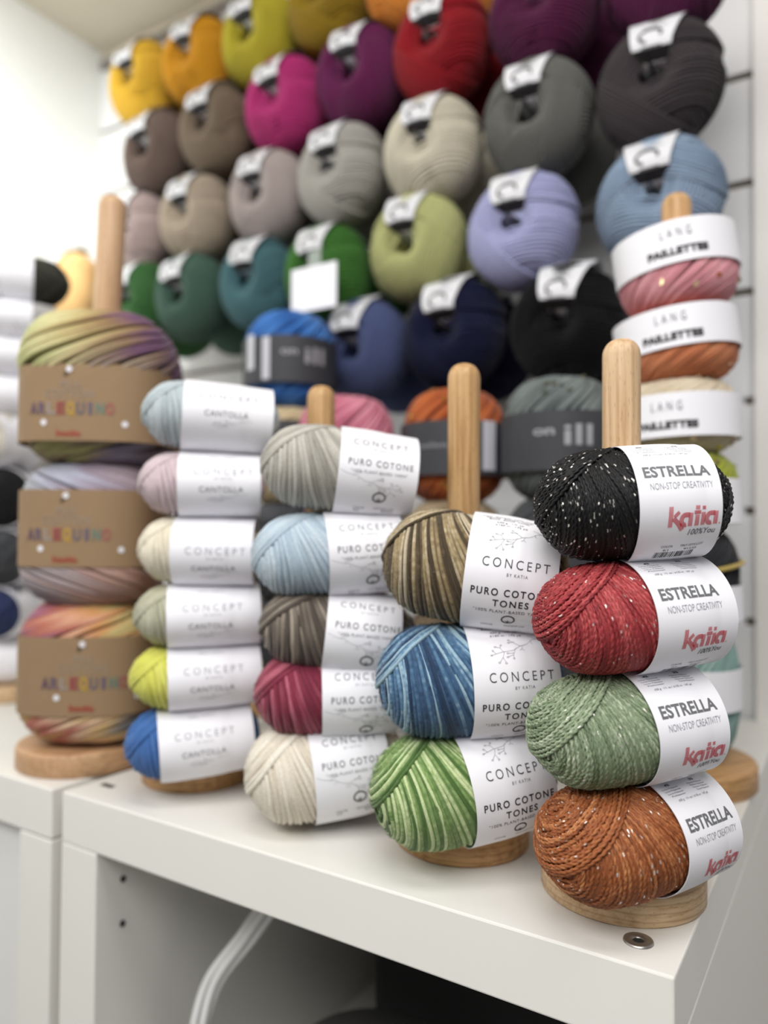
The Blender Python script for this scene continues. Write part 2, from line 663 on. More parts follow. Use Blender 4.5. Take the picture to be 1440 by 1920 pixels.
def layout_tones(w):
    it = []
    for k in range(3):
        letter(it, ('Cotton · Baumwolle · Coton · Cotone', 'Algodón · Bawełna · Pamuk', 'Bomull · Bomuld · Puuvilla')[k], 0.030, 0.0590 - 0.0028 * k, 0.045 - 0.006 * k, 0.0018, 'dark', 0.01)
    letter(it, '±50 g · 1¾ oz', 0.031, 0.0490, 0.022, 0.0023, 'dark')
    letter(it, '±160 m · 175 yd', 0.032, 0.0452, 0.026, 0.0023, 'dark')
    twig(it, 0.017, 0.0285, 0.050, 0.018)
    letter(it, 'CONCEPT', 0.0395, 0.0100, 0.053, 0.0072, 'dark', -0.004, 1.45)
    letter(it, 'BY KATIA', 0.0415, 0.0015, 0.0165, 0.0024, 'mid', 0, 1.3)
    letter(it, 'PURO COTONE', 0.0375, -0.0125, 0.062, 0.0055, 'black', 0.018, 1.3)
    letter(it, 'TONES', 0.0390, -0.0215, 0.0285, 0.0055, 'black', 0.018, 1.3)
    letter(it, '"100% PLANT-BASED YARN"', 0.0380, -0.0290, 0.056, 0.0028, 'dark', 0, 1.15)
    cotton_icon(it, 0.0385, -0.0375, 0.0048)
    letter(it, 'COLOR', 0.022, -0.0465, 0.010, 0.0022, 'dark')
    letter(it, 'TINT/DYE LOT', 0.044, -0.0465, 0.017, 0.0022, 'dark')
    return it


def layout_cotone(w):
    it = []
    letter(it, 'CONCEPT', 0.0385, 0.0270, 0.053, 0.0070, 'mid', -0.002, 1.45)
    letter(it, 'BY KATIA', 0.0400, 0.0195, 0.0165, 0.0022, 'grey', 0, 1.3)
    letter(it, 'PURO COTONE', 0.0395, 0.0065, 0.062, 0.0056, 'mid', 0.012, 1.3)
    letter(it, '"100% PLANT-BASED YARN"', 0.0385, -0.0015, 0.054, 0.0026, 'mid', 0, 1.15)
    twig(it, 0.062, -0.0150, 0.060, 0.014, 'mid', -1, 0.0002)
    cotton_icon(it, 0.0415, -0.0245, 0.0056, 'black')
    letter(it, 'COLOR', 0.024, -0.0385, 0.011, 0.0024, 'dark')
    letter(it, 'TINT/DYE LOT', 0.048, -0.0385, 0.020, 0.0024, 'dark')
    letter(it, '62', 0.022, -0.0425, 0.005, 0.0026, 'dark')
    letter(it, '80462', 0.052, -0.0425, 0.011, 0.0026, 'dark')
    return it


def layout_cloud(w):
    it = []
    letter(it, 'CONCEPT', w * 0.52, 0.0110, 0.060, 0.0066, 'grey', -0.002, 1.5)
    letter(it, 'BY KATIA', w * 0.52, 0.0040, 0.0165, 0.0020, 'grey', 0, 1.3)
    letter(it, 'CANTOLLA', w * 0.50, -0.0060, 0.044, 0.0050, 'mid', 0.0, 1.1)
    twig(it, w * 0.35, -0.0160, 0.04, 0.006, 'grey', 1, 0.0002)
    letter(it, '±50 g · ±125 m', w * 0.5, 0.030, 0.026, 0.0020, 'grey')
    return it


# ------------------------------------------------------------------ long wound balls
YARN = {
    'sparkle': yarn_mat('sparkling_plied_yarn', 0.6, 0.0, 0.22, 1400, True),
    'soft': yarn_mat('soft_brushed_yarn', 0.85, 0.25, 0.30, 1600),
    'wool': yarn_mat('matte_wool_yarn', 0.9, 0.2, 0.18, 700),
}


def unit(v):
    v = np.array(v, float)
    return v / np.linalg.norm(v)


def circle_on_ball(m, delta, M, wob):
    m = unit(m)
    e1 = unit(np.cross(m, (0.13, 0.97, 0.21)))
    e2 = np.cross(m, e1)
    t = np.linspace(0, 2 * np.pi, M, endpoint=False)
    dl = np.clip(delta + wob, -0.985, 0.985)
    rr = np.sqrt(1 - dl ** 2)
    return dl[:, None] * m + rr[:, None] * (np.cos(t)[:, None] * e1 + np.sin(t)[:, None] * e2)


PW = 4.0


def prof(t):
    return np.sqrt(np.maximum(1 - np.abs(t) ** PW, 1e-4))


def ball_surface(U, a, b, c):
    k = prof(U[..., 0]) / np.sqrt(np.maximum(1 - U[..., 0] ** 2, 1e-3))
    k = np.minimum(k, 1.25)
    return np.stack([a * U[..., 0], c * U[..., 1] * k, b * U[..., 2] * k], -1)


def pick(pal, x):
    pal = np.array([lin(c) for c in pal])
    x = np.clip(x, 0, 0.9999) * (len(pal) - 1)
    i = x.astype(int)
    f = (x - i)[..., None]
    return pal[i] * (1 - f) + pal[i + 1] * f


def wound_ball(a, b, c, pal, kind='sparkle', spacing=0.0029, rad=0.0016, M=220, sides=8, ply=0.5, stripe=0.3, along=0.3, glints=0.0, cap=48, hairs=0, fleck=0.0):
    mb = MB()
    m = YARN[kind]
    # dark inner mass of the same yarn
    lat = np.linspace(-0.999, 0.999, 26)
    t = np.linspace(0, 2 * np.pi, 40, endpoint=False)
    U = np.stack([np.repeat(lat[:, None], 40, 1), np.sqrt(1 - lat ** 2)[:, None] * np.cos(t), np.sqrt(1 - lat ** 2)[:, None] * np.sin(t)], -1)
    V = ball_surface(U, a, b, c) * 0.985
    i, j = np.meshgrid(np.arange(25), np.arange(40), indexing='ij')
    q = np.stack([i * 40 + j, i * 40 + (j + 1) % 40, (i + 1) * 40 + (j + 1) % 40, (i + 1) * 40 + j], -1).reshape(-1, 4)
    mean = pick(pal, np.array([0.35]))[0]
    mb.add(V, q, m, np.tile(mean, (len(V.reshape(-1, 3)), 1)))
    layers = []
    n = int(2.45 * a / spacing)
    for k in range(n):
        f = math.sin(R(-77 + 154 * k / (n - 1)))
        tau = R(2 + 19 * np.clip(1 + f * 1.25, 0, 1.6) ** 1.3)
        layers.append(((math.cos(tau), 0.04 * math.sin(k * 0.7), math.sin(tau)), f, -0.0011, k))
    if cap:
        for sgn, m0, a0, a1 in ((1, (-0.80, 0.20, 0.58), float(cap), 9), (2, (0.86, 0.25, -0.44), 52, 10)):
            nn = int(R(a0 - a1) * 0.5 * (a + b) / spacing * 1.35)
            for k in range(nn):
                u = k / nn
                dd = math.cos(R(a0 + (a1 - a0) * u))
                layers.append(((m0[0], m0[1] + 0.12 * u, m0[2] + 0.14 * u), dd, 0.0006 - 0.0010 * u, 100 + k))
    K = len(layers)
    P = np.zeros((K, M, 3))
    N = np.zeros((K, M, 3))
    wob = smooth_noise(K, M, (1, 2, 3, 5), 0.010)
    lift = smooth_noise(K, M, (2, 3, 7, 11), 0.00030) + rng.uniform(-0.0004, 0.0005, (K, 1))
    for i, (mm, dl, off, _) in enumerate(layers):
        U = circle_on_ball(mm, dl, M, wob[i])
        X = ball_surface(U, a, b, c)
        nn = X / np.array([a * a, c * c, b * b])
        nn /= np.linalg.norm(nn, axis=1, keepdims=True)
        N[i] = nn
        P[i] = X + nn * (off + lift[i])[:, None]
    tone = 0.5 + stripe * rng.normal(0, 1, (K, 1)) * 0.5 + along * smooth_noise(K, M, (1, 2, 4, 7), 0.5)
    if ply > 0.3:
        nb = rng.normal(0, 1, (K, (M + 2) // 3))
        tone = tone + 0.09 * np.repeat(nb, 3, 1)[:, :M]
    if fleck:
        tone = tone + fleck * smooth_noise(K, M, (17, 29, 41, 53), 1.0)
    d = pick(pal, np.clip(tone, 0, 1))
    g = None
    if glints:
        seed = rng.random((K, M, sides)) < glints / 2.2
        g = (seed | np.roll(seed, 1, 1) | (np.roll(seed, 2, 1) & (rng.random((K, M, sides)) < 0.6))).astype(float)
    tubes(mb, P, N, rad, m, sides, True, d, g, ply, 0.0046, rng.uniform(0, 6.28, K))
    if hairs:
        # fine loose fibres standing off the strands
        kk = rng.integers(0, K, hairs)
        ii = rng.integers(0, M, hairs)
        ok = (P[kk, ii, 0] < -0.018 * a / 0.072) | (P[kk, ii, 0] > 0.066)
        kk, ii = kk[ok], ii[ok]
        hairs = len(kk)
        p0 = P[kk, ii]
        n0 = N[kk, ii]
        side = np.cross(n0, rng.normal(0, 1, (hairs, 3)))
        side /= np.maximum(np.linalg.norm(side, axis=1, keepdims=True), 1e-6)
        L = rng.uniform(0.0025, 0.006, (hairs, 1))
        s = np.linspace(0, 1, 4)[None, :, None]
        hp = p0[:, None] + n0[:, None] * (0.0008 + L[:, None] * 0.5 * np.sin(s * 1.9)) + side[:, None] * (L[:, None] * s)
        tubes(mb, hp, np.repeat(side[:, None], 4, 1) + 0.3 * n0[:, None], 0.00005, m, 3, False, np.repeat(d[kk, ii][:, None], 4, 1) * 1.15)
    return mb


def band_loop(b, c, n=72, spin=0.0):
    """section of a band about x: list of (y, z) and arc length, starting from the front line"""
    ph = np.linspace(-np.pi, np.pi, 721)
    y, z = -c * np.cos(ph), b * np.sin(ph)
    s = np.concatenate([[0], np.cumsum(np.hypot(np.diff(y), np.diff(z)))])
    s -= np.interp(spin, ph, s)
    return ph, s


def ball_band(a, b, c, s0, s1, layout, spin=0.0, paper=PAPER, gap=0.0026, crease=0.0):
    mb = MB()
    ph, arc = band_loop(b, c, spin=spin)

    def rad(s):
        x = s / a
        return np.maximum(prof(x), 0.975 - 0.05 * x * x)

    def fmap(s, t, off=0.00025):
        s = np.asarray(s, float)
        p = np.interp(t, arc, ph)
        k = rad(s)
        bulge = crease * np.sin(p * 3.0 + 1.0) * 0.0006
        o = gap + off + bulge
        return np.stack([s + 0 * p, -(c * k + o) * np.cos(p), (b * k + o) * np.sin(p)], -1)

    ns, nt = 40, 120
    ss = np.linspace(s0, s1, ns)
    tt = np.linspace(arc[0], arc[-1], nt, endpoint=False)
    A, B = np.meshgrid(ss, tt, indexing='ij')
    outer = fmap(A.ravel(), B.ravel(), 0.0)
    inner = fmap(A.ravel(), B.ravel(), -0.0005)
    i, j = np.meshgrid(np.arange(ns - 1), np.arange(nt), indexing='ij')
    q = np.stack([i * nt + j, (i + 1) * nt + j, (i + 1) * nt + (j + 1) % nt, i * nt + (j + 1) % nt], -1).reshape(-1, 4)
    mb.add(outer, q, paper)
    mb.add(inner, q[:, ::-1].copy(), paper)
    j = np.arange(nt)
    V = np.concatenate([outer.reshape(ns, nt, 3)[0], inner.reshape(ns, nt, 3)[0], outer.reshape(ns, nt, 3)[-1], inner.reshape(ns, nt, 3)[-1]])
    e = np.concatenate([np.stack([j, (j + 1) % nt, nt + (j + 1) % nt, nt + j], -1), np.stack([2 * nt + j, 3 * nt + j, 3 * nt + (j + 1) % nt, 2 * nt + (j + 1) % nt], -1)])
    mb.add(V, e, paper)
    if layout:
        put_print(mb, layout, lambda x, y: fmap(x + s0, y), INK)
    return mb


def ball_matrix(center, turn, roll, b):
    """axes of a ball seen from the shop floor: x along the ball, y away, z up; origin at its base"""
    v = np.array([center[0] - CAM[0], center[1] - CAM[1], 0.0])
    v /= np.linalg.norm(v)
    p = np.array([v[1], -v[0], 0.0])
    ax = p * math.cos(turn) + v * math.sin(turn)
    aw = v * math.cos(turn) - p * math.sin(turn)
    up = np.array([0, 0, 1.0])
    ax2 = ax * math.cos(roll) + up * math.sin(roll)
    up2 = up * math.cos(roll) - ax * math.sin(roll)
    o = np.array(center) - up2 * b
    return Matrix(((ax2[0], aw[0], up2[0], o[0]), (ax2[1], aw[1], up2[1], o[1]), (ax2[2], aw[2], up2[2], o[2]), (0, 0, 0, 1)))


def stack_ball(stand, px, py, a, b, c, turn, roll, s0, s1, layout, pal, label, group, spin=0, shift=0.0, **kw):
    d0 = depth((stand[0], stand[1], TABLE + 0.2))
    d = d0 + shift                                     # the balls hang on the room side of their dowels
    k = d / d0
    a, b, s0, s1 = a * k, b * k, s0 * k, s1 * k
    c = c * 0.97
    layout = [(p * k, f, ink) for p, f, ink in layout]
    ctr = at_depth(px, py, d)
    mtx = ball_matrix(ctr, R(turn), R(roll), b)
    t = thing('yarn_ball', label, 'yarn', group=group, matrix=mtx)
    y = wound_ball(a, b, c, pal, **kw).build('yarn_winding', t, (0, 0, b))
    bd = ball_band(a, b, c, s0, s1, layout, R(spin), gap=kw['rad'] + 0.0012).build('paper_band', t, (0, 0, b))
    bd['label'] = 'white paper band with printed lettering'
    return t


# ------------------------------------------------------------------ setting
WY = 1.205                                            # face of the slat wall
WK = WY / 0.985
XE = -0.104 * WK                                      # right end of the slat wall
SL = CAM[2]
XL = -1.312 * WK                                      # left wall
ZS = SL + 0.975 * WK                                  # underside of the soffit
WHITE = mat('white_wall_paint', (226, 226, 222), 0.7, var=0.02, vscale=5, bump=0.05, bscale=90)
SLAT = mat('white_slatwall_laminate', (216, 216, 217), 0.45, var=0.015, vscale=8)
GROOVE = mat('bronze_groove_insert', (92, 74, 44), 0.5)
LAM = mat('white_cabinet_laminate', (229, 227, 221), 0.42, var=0.012, vscale=14, bump=0.02, bscale=60)
CEIL = mat('cream_ceiling_paint', (205, 196, 178), 0.85, var=0.02, vscale=4)


def structure(name, parts, m=None):
    mb = MB()
    for p in parts:
        vs, fs = box_data(*p[:6], p[6] if len(p) > 6 else 0.001)
        mb.add(vs, fs, p[7] if len(p) > 7 else m, smooth=False)
    o = mb.build(name)
    o['kind'] = 'structure'
    return o


GZ = [SL + WK * (0.5478 + 0.1305 * k) for k in range(-7, 4)]
rows = []
zz = [0.0] + [g for g in GZ] + [SL + 0.955 * WK]
for k in range(len(zz) - 1):
    lo = zz[k] + (0.005 if k else 0)
    hi = zz[k + 1] - (0.005 if k < len(zz) - 2 else 0)
    if hi > lo:
        rows.append((XL, XE, WY, WY + 0.012, lo, hi, 0.0015, SLAT))
rows.append((XL, XE, WY + 0.010, WY + 0.03, 0.0, SL + 0.955 * WK, 0, GROOVE))
for g in GZ:
    if g < SL + 0.2:
        rows.append((XL, XE - 0.015, WY + 0.002, WY + 0.012, g - 0.0049, g + 0.0049, 0, SLAT))
structure('wall_back', rows)
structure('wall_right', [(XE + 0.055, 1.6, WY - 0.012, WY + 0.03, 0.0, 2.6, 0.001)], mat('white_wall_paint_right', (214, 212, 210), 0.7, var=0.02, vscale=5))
structure('trim_1', [(XE, XE + 0.055, WY - 0.018, WY + 0.03, 0.0, 2.6, 0.002)], mat('cream_trim_paint', (228, 225, 220), 0.5, var=0.02))
structure('trim_2', [(XL, XE, WY - 0.006, WY + 0.03, SL + 0.938 * WK, SL + 0.957 * WK, 0.002)], mat('grey_metal_rail', (140, 134, 130), 0.4, 0.5))
structure('trim_3', [(XL, XE, WY + 0.004, WY + 0.03, SL + 0.957 * WK, ZS + 0.02, 0.002)], CEIL)
structure('wall_left', [(XL - 0.06, XL, -1.6, WY + 0.03, 0.0, 2.6, 0.001)], WHITE)
structure('ceiling', [(XL, 1.6, 0.36, WY + 0.02, ZS, ZS + 0.05, 0.001)], CEIL)
structure('floor', [(XL - 0.06, 1.6, -1.6, WY + 0.03, -0.05, 0.0, 0)], mat('grey_vinyl_floor', (150, 146, 140), 0.5, var=0.06, vscale=6))

# ------------------------------------------------------------------ cabinets
FY = 0.479
XR = -0.0955
XG = -0.682
ZB = TABLE - 0.05


def boxpart(name, parent, m, *b, bev=0.0015):
    vs, fs = box_data(*b, bev)
    mb = MB()
    mb.add(vs, fs, m, smooth=False)
    return mb.build(name, parent)


unit_r = thing('shelf_unit', 'white open shelf unit carrying the four nearest wooden yarn stands', 'shelf', (0, 0, 0))
boxpart('top_panel', unit_r, LAM, XG, XR, FY, 1.190, ZB, TABLE)
boxpart('side_panel', unit_r, LAM, XG, XG + 0.054, FY, 1.190, 0.05, ZB - 0.0006)
boxpart('side_panel', unit_r, LAM, XR - 0.054, XR, FY, 1.190, 0.05, ZB - 0.0006)
boxpart('middle_shelf', unit_r, LAM, XG + 0.0545, XR - 0.0545, FY + 0.005, 1.170, 0.36, 0.385)
boxpart('bottom_panel', unit_r, LAM, XG + 0.0545, XR - 0.0545, FY, 1.170, 0.05, 0.09)
boxpart('plinth', unit_r, LAM, XG + 0.01, XR - 0.01, FY + 0.02, 1.18, 0.0, 0.0495)
boxpart('back_panel', unit_r, mat('grey_hardboard', (150, 146, 138), 0.8), XG + 0.0545, XR - 0.0545, 1.171, 1.178, 0.09, ZB - 0.001)
for yy, zz in ((FY + 0.032, ZB - 0.036), (FY + 0.032, ZB - 0.080)):
    mb = MB()
    t = np.linspace(0, 2 * np.pi, 16, endpoint=False)
    ring = np.stack([np.full(16, XG + 0.0542), yy + 0.0032 * np.cos(t), zz + 0.0032 * np.sin(t)], 1)
    ring2 = ring + np.array([0.0012, 0, 0])
    inn = ring2.copy()
    mb.add(np.concatenate([ring, ring2]), [tuple(16 + i for i in range(16))] + [(i, (i + 1) % 16, 16 + (i + 1) % 16, 16 + i) for i in range(16)], mat('painted_hole_dark', (40, 38, 36), 0.6), smooth=False)  # dark disc, painting the darkness inside a peg hole
    o = mb.build('peg_hole', unit_r)
    o['label'] = 'dark shelf peg hole'
wp = at_Z(1197, 1765)
mb = MB()
lathe(mb, [(0.0035, 0.0), (0.0040, 0.0012), (0.0085, 0.0016), (0.0093, 0.0012), (0.0097, 0.0)], mat('brushed_steel', (165, 160, 155), 0.35, 0.9), 32)
lathe(mb, [(0.0001, 0.0004), (0.0036, 0.0004)], mat('washer_hole', (36, 34, 34), 0.7), 24)
o = mb.build('steel_washer', unit_r, (wp[0], wp[1], TABLE))
o['label'] = 'small steel washer let into the corner'
sp = at_Z(202, 1473)
o = boxpart('painted_slot', unit_r, mat('painted_hole_dark'), sp[0] - 0.009, sp[0] + 0.009, sp[1] - 0.0035, sp[1] + 0.0035, TABLE - 0.001, TABLE + 0.0003, bev=0.0002)  # thin slab; the darkness inside the open slot is painted on it
o['label'] = 'small dark slot in the top'

FYL = at_Z(97, 1481)[1]
unit_l = thing('shelf_unit', 'white shelf unit at the far left, its panelled front beside the open unit', 'shelf', (0, 0, 0))
XG2 = -0.6935
boxpart('top_panel', unit_l, LAM, XL + 0.002, XG2, FYL, 1.190, ZB, TABLE)
boxpart('side_panel', unit_l, LAM, XG2 - 0.054, XG2, FYL, 1.190, 0.05, ZB - 0.0015)
boxpart('side_panel', unit_l, LAM, XL + 0.002, XL + 0.056, FYL, 1.190, 0.05, ZB - 0.0015)
boxpart('front_panel', unit_l, mat('white_door_laminate', (224, 224, 221), 0.45, var=0.01), XL + 0.057, XG2 - 0.055, FYL + 0.016, FYL + 0.034, 0.055, ZB - 0.004)
boxpart('bottom_panel', unit_l, LAM, XL + 0.057, XG2 - 0.055, FYL + 0.036, 1.170, 0.05, 0.09)
boxpart('plinth', unit_l, LAM, XL + 0.012, XG2 - 0.01, FYL + 0.02, 1.18, 0.0, 0.0495)

# cables and the dark things inside the open unit
CABLE = mat('white_cable_sheath', (228, 228, 226), 0.5)
cb = thing('cable_bundle', 'bundle of white cables hanging in a curve inside the open shelf unit', 'cable', (-0.5, 0.66, 0.385))
A = at_Y(548, 1672, 0.60)
Bp = at_Y(468, 1752, 0.585)
Cp = at_Y(402, 1840, 0.57)
Dp = at_Y(372, 1935, 0.555)
ctrl = [A, Bp, Cp, Dp, Dp + np.array([-0.012, 0, -0.06]), np.array([Dp[0] + 0.0, 0.58, 0.43]), np.array([Dp[0] + 0.01, 0.62, 0.396])]
ctrl[0][2] = min(ctrl[0][2] + 0.02, ZB - 0.004)


def catmull(pts, n=12):
    pts = np.array([2 * np.array(pts[0]) - pts[1]] + list(pts) + [2 * np.array(pts[-1]) - pts[-2]])
    out = []
    for i in range(1, len(pts) - 2):
        for t in np.linspace(0, 1, n, endpoint=False):
            p0, p1, p2, p3 = pts[i - 1:i + 3]
            out.append(0.5 * (2 * p1 + (p2 - p0) * t + (2 * p0 - 5 * p1 + 4 * p2 - p3) * t * t + (3 * p1 - p0 - 3 * p2 + p3) * t ** 3))
    out.append(pts[-2])
    return np.array(out)


path = catmull(ctrl)
for k in range(4):
    ph = k * 1.57
    s = np.linspace(0, 1, len(path))
    off = np.stack([0.0075 * np.cos(ph + s * 2.2), 0.0055 * np.sin(ph + s * 2.2), 0 * s + 0.001 * k], 1)
    mb = MB()
    tubes(mb, (path + off)[None], np.tile(np.array([0.2, -1, 0.1]), (1, len(path), 1)), 0.0042, CABLE, 10, False)
    o = mb.build('cable')
    o.parent = cb
    o.matrix_parent_inverse = Matrix.Translation(Vector((0.5, -0.66, -0.385)))

SHADE_BLACK = mat('black_shade_paint', (24, 24, 26), 0.9, var=0.1, bump=0.2)
bn = thing('shade_box', 'black shade stand-in bin inside the open shelf unit', 'bin', (-0.322, 0.935, 0.385))  # added block; its black stands for the deep shade in the compartment
bx = boxpart('shade_box_body', bn, SHADE_BLACK, -0.160, 0.160, -0.19, 0.20, 0.001, 0.325, bev=0.012)
boxpart('rim', bn, SHADE_BLACK, -0.164, 0.164, -0.194, 0.204, 0.312, 0.334, bev=0.004)
lp = at_Y(775, 1904, 0.70)
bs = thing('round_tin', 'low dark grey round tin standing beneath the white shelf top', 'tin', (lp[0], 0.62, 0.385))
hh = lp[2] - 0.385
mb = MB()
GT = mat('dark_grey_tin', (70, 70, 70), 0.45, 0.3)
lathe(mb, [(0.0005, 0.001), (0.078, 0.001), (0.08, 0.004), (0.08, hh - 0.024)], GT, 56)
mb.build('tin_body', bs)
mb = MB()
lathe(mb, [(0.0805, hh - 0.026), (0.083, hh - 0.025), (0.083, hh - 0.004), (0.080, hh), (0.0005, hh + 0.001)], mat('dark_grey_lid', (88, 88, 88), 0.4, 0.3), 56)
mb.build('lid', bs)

# ------------------------------------------------------------------ wooden stands
BEECH = wood_mat('beech_dowel_wood', (212, 181, 144), (184, 148, 108), 'Z')
BEECH2 = wood_mat('beech_base_wood', (212, 182, 144), (188, 154, 114), 'X', True)
OAK = wood_mat('darker_beech_wood', (198, 160, 112), (166, 126, 80), 'Z')
OAK2 = wood_mat('darker_beech_base_wood', (196, 154, 106), (160, 118, 72), 'X', True)


def wooden_stand(x, y, label, rb=0.0575, th=0.024, rd=0.014, height=0.410, woods=(BEECH, BEECH2), lean=(0, 0)):
    t = thing('yarn_stand', label, 'stand', (x, y, TABLE), 'wooden dowel stands on the white shelf units')
    mb = MB()
    lathe(mb, [(0.0005, 0.0), (rb - 0.002, 0.0), (rb, 0.002), (rb, th - 0.004), (rb - 0.0015, th - 0.001), (rb - 0.005, th), (0.0005, th)], woods[1], 72)
    o = mb.build('base', t)
    o.rotation_euler = (0, 0, random.uniform(0, 3))
    mb = MB()
    pr = [(0.0005, th), (rd, th + 0.0001), (rd, height - rd * 0.95)]
    for k in range(1, 9):
        a = k / 8 * math.pi / 2
        pr.append((max(0.0004, rd * math.cos(a) ** 0.8), height - rd * 0.95 + rd * 0.95 * math.sin(a)))
    lathe(mb, pr, woods[0], 40)
    d = mb.build('dowel', t)
    d.rotation_euler = (lean[0], lean[1], 0)
    return (x, y)


S1 = wooden_stand(-0.1519, 0.5757, 'pale wooden dowel stand carrying the four sparkling balls at the front right corner', 0.0585)
S2 = wooden_stand(-0.2912, 0.5916, 'wooden dowel stand carrying the three striped brown, blue and green balls', 0.0568, woods=(OAK, OAK2))
S3 = wooden_stand(-0.4600, 0.6100, 'wooden dowel stand carrying five pale, brown and burgundy cotton balls', 0.0565, woods=(OAK, OAK2))
S4 = wooden_stand(-0.6036, 0.5863, 'wooden dowel stand under the six small pastel and blue balls', 0.0567, height=0.36, woods=(OAK, OAK2))
c5 = at_Z(158, 1424)
c6 = at_Z(1271, 1461)
S5 = wooden_stand(c5[0], c5[1], 'tall wooden dowel stand carrying the three twisted skeins in brown paper bands', 0.072, 0.025, 0.0155, 0.652, woods=(wood_mat('pinkish_beech_wood', (204, 168, 132), (184, 146, 108)), wood_mat('pinkish_beech_base', (196, 158, 120), (170, 132, 96), 'X', True)), lean=(-0.0187, 0.0296))
S6 = wooden_stand(c6[0], c6[1], 'tall wooden dowel stand carrying the white banded sequin cakes at the back right', 0.078, 0.027, 0.0155, 0.634, woods=(OAK, OAK2))

# ------------------------------------------------------------------ front stack: four sparkling balls
G1 = 'sparkling balls stacked on the front right stand'
E_ = layout_estrella(0.064)
kw = dict(kind='sparkle', shift=-0.052, spacing=0.0023, rad=0.00142, M=320, sides=9, ply=0.42, stripe=0.30, along=0.25)
stack_ball(S1, 1181, 946, 0.0700, 0.0410, 0.0455, 18, 4.0, -0.010, 0.0475, E_, [(5, 5, 6), (11, 11, 12), (22, 22, 24)],
           'black ball of sparkling yarn with white band, top of the front right stack', G1, spin=2, glints=0.022, **kw)
stack_ball(S1, 1185, 1153, 0.0735, 0.0405, 0.0460, 31, 5.0, -0.011, 0.0530, E_, [(124, 36, 42), (158, 56, 60), (190, 92, 90)],
           'coral red ball of sparkling yarn with white band, under the black ball', G1, glints=0.006, **kw)
stack_ball(S1, 1171, 1358, 0.0735, 0.0405, 0.0460, 33, 6.0, -0.006, 0.0525, E_, [(98, 114, 86), (130, 146, 116), (184, 194, 168)],
           'sage green ball of sparkling yarn with white band, under the red ball', G1, glints=0.010, **kw)
stack_ball(S1, 1188, 1560, 0.0780, 0.0415, 0.0460, 46, 4.0, -0.001, 0.0575, E_, [(112, 60, 30), (148, 84, 46), (186, 124, 78)],
           'copper orange ball of sparkling yarn with white band, bottom of the front right stack', G1, glints=0.008, **kw)

# ------------------------------------------------------------------ second stack: three striped balls
G2 = 'striped cotton balls stacked on the second stand'
T_ = layout_tones(0.073)
kw = dict(kind='soft', shift=-0.062, spacing=0.0025, rad=0.0015, M=200, sides=8, ply=0.0, stripe=1.05, along=0.22, hairs=2600, fleck=0.13, cap=40)
stack_ball(S2, 889, 1068, 0.0790, 0.0470, 0.0480, -3, -7, -0.005, 0.068, T_, [(70, 58, 40), (104, 88, 64), (150, 132, 96), (186, 172, 146)],
           'brown striped ball of fuzzy yarn with white band, top of the second stack', G2, spin=1, **kw)
stack_ball(S2, 879, 1273, 0.0790, 0.0475, 0.0480, 11, 3, -0.006, 0.066, T_, [(34, 58, 88), (58, 90, 124), (88, 124, 154), (152, 180, 194)],
           'blue striped ball of fuzzy yarn with white band, middle of the second stack', G2, **kw)
stack_ball(S2, 868, 1468, 0.0800, 0.0475, 0.0490, 20, 8, -0.009, 0.063, T_, [(76, 106, 52), (104, 134, 74), (140, 164, 104), (192, 206, 156)],
           'green striped ball of fuzzy yarn with white band, bottom of the second stack', G2, spin=12, **kw)

# ------------------------------------------------------------------ third stack: five cotton balls
G3 = 'cotton balls stacked on the third stand'
C_ = layout_cotone(0.076)
kw = dict(kind='wool', shift=-0.080, spacing=0.0038, rad=0.0023, M=110, sides=7, ply=0.0, stripe=0.55, along=0.3)
stack_ball(S3, 637, 884, 0.0765, 0.0410, 0.0460, 3, -6, -0.0037, 0.0725, C_, [(150, 147, 138), (178, 174, 164), (196, 193, 184)],
           'pale grey cotton ball with white band, top of the third stack', G3, **kw)
stack_ball(S3, 620, 1039, 0.0765, 0.0405, 0.0460, 6, 4, -0.007, 0.067, C_, [(150, 168, 182), (172, 188, 200), (190, 202, 210)],
           'light blue cotton ball with white band, second of the third stack', G3, spin=-2, **kw)
stack_ball(S3, 634, 1183, 0.0765, 0.0390, 0.0460, 2, -6, -0.014, 0.058, C_, [(70, 62, 55), (96, 86, 78), (150, 140, 126)],
           'dark brown cotton ball with white band, middle of the third stack', G3, spin=8, **kw)
stack_ball(S3, 625, 1298, 0.0765, 0.0400, 0.0460, 2, 1, -0.012, 0.060, C_, [(104, 30, 50), (128, 46, 66), (176, 96, 112)],
           'burgundy cotton ball with white band, fourth of the third stack', G3, spin=-5, **kw)
stack_ball(S3, 610, 1438, 0.0780, 0.0470, 0.0480, 9, 6, -0.018, 0.056, C_, [(204, 194, 176), (220, 212, 196), (230, 224, 210)],
           'cream cotton ball with white band, bottom of the third stack', G3, spin=12, **kw)

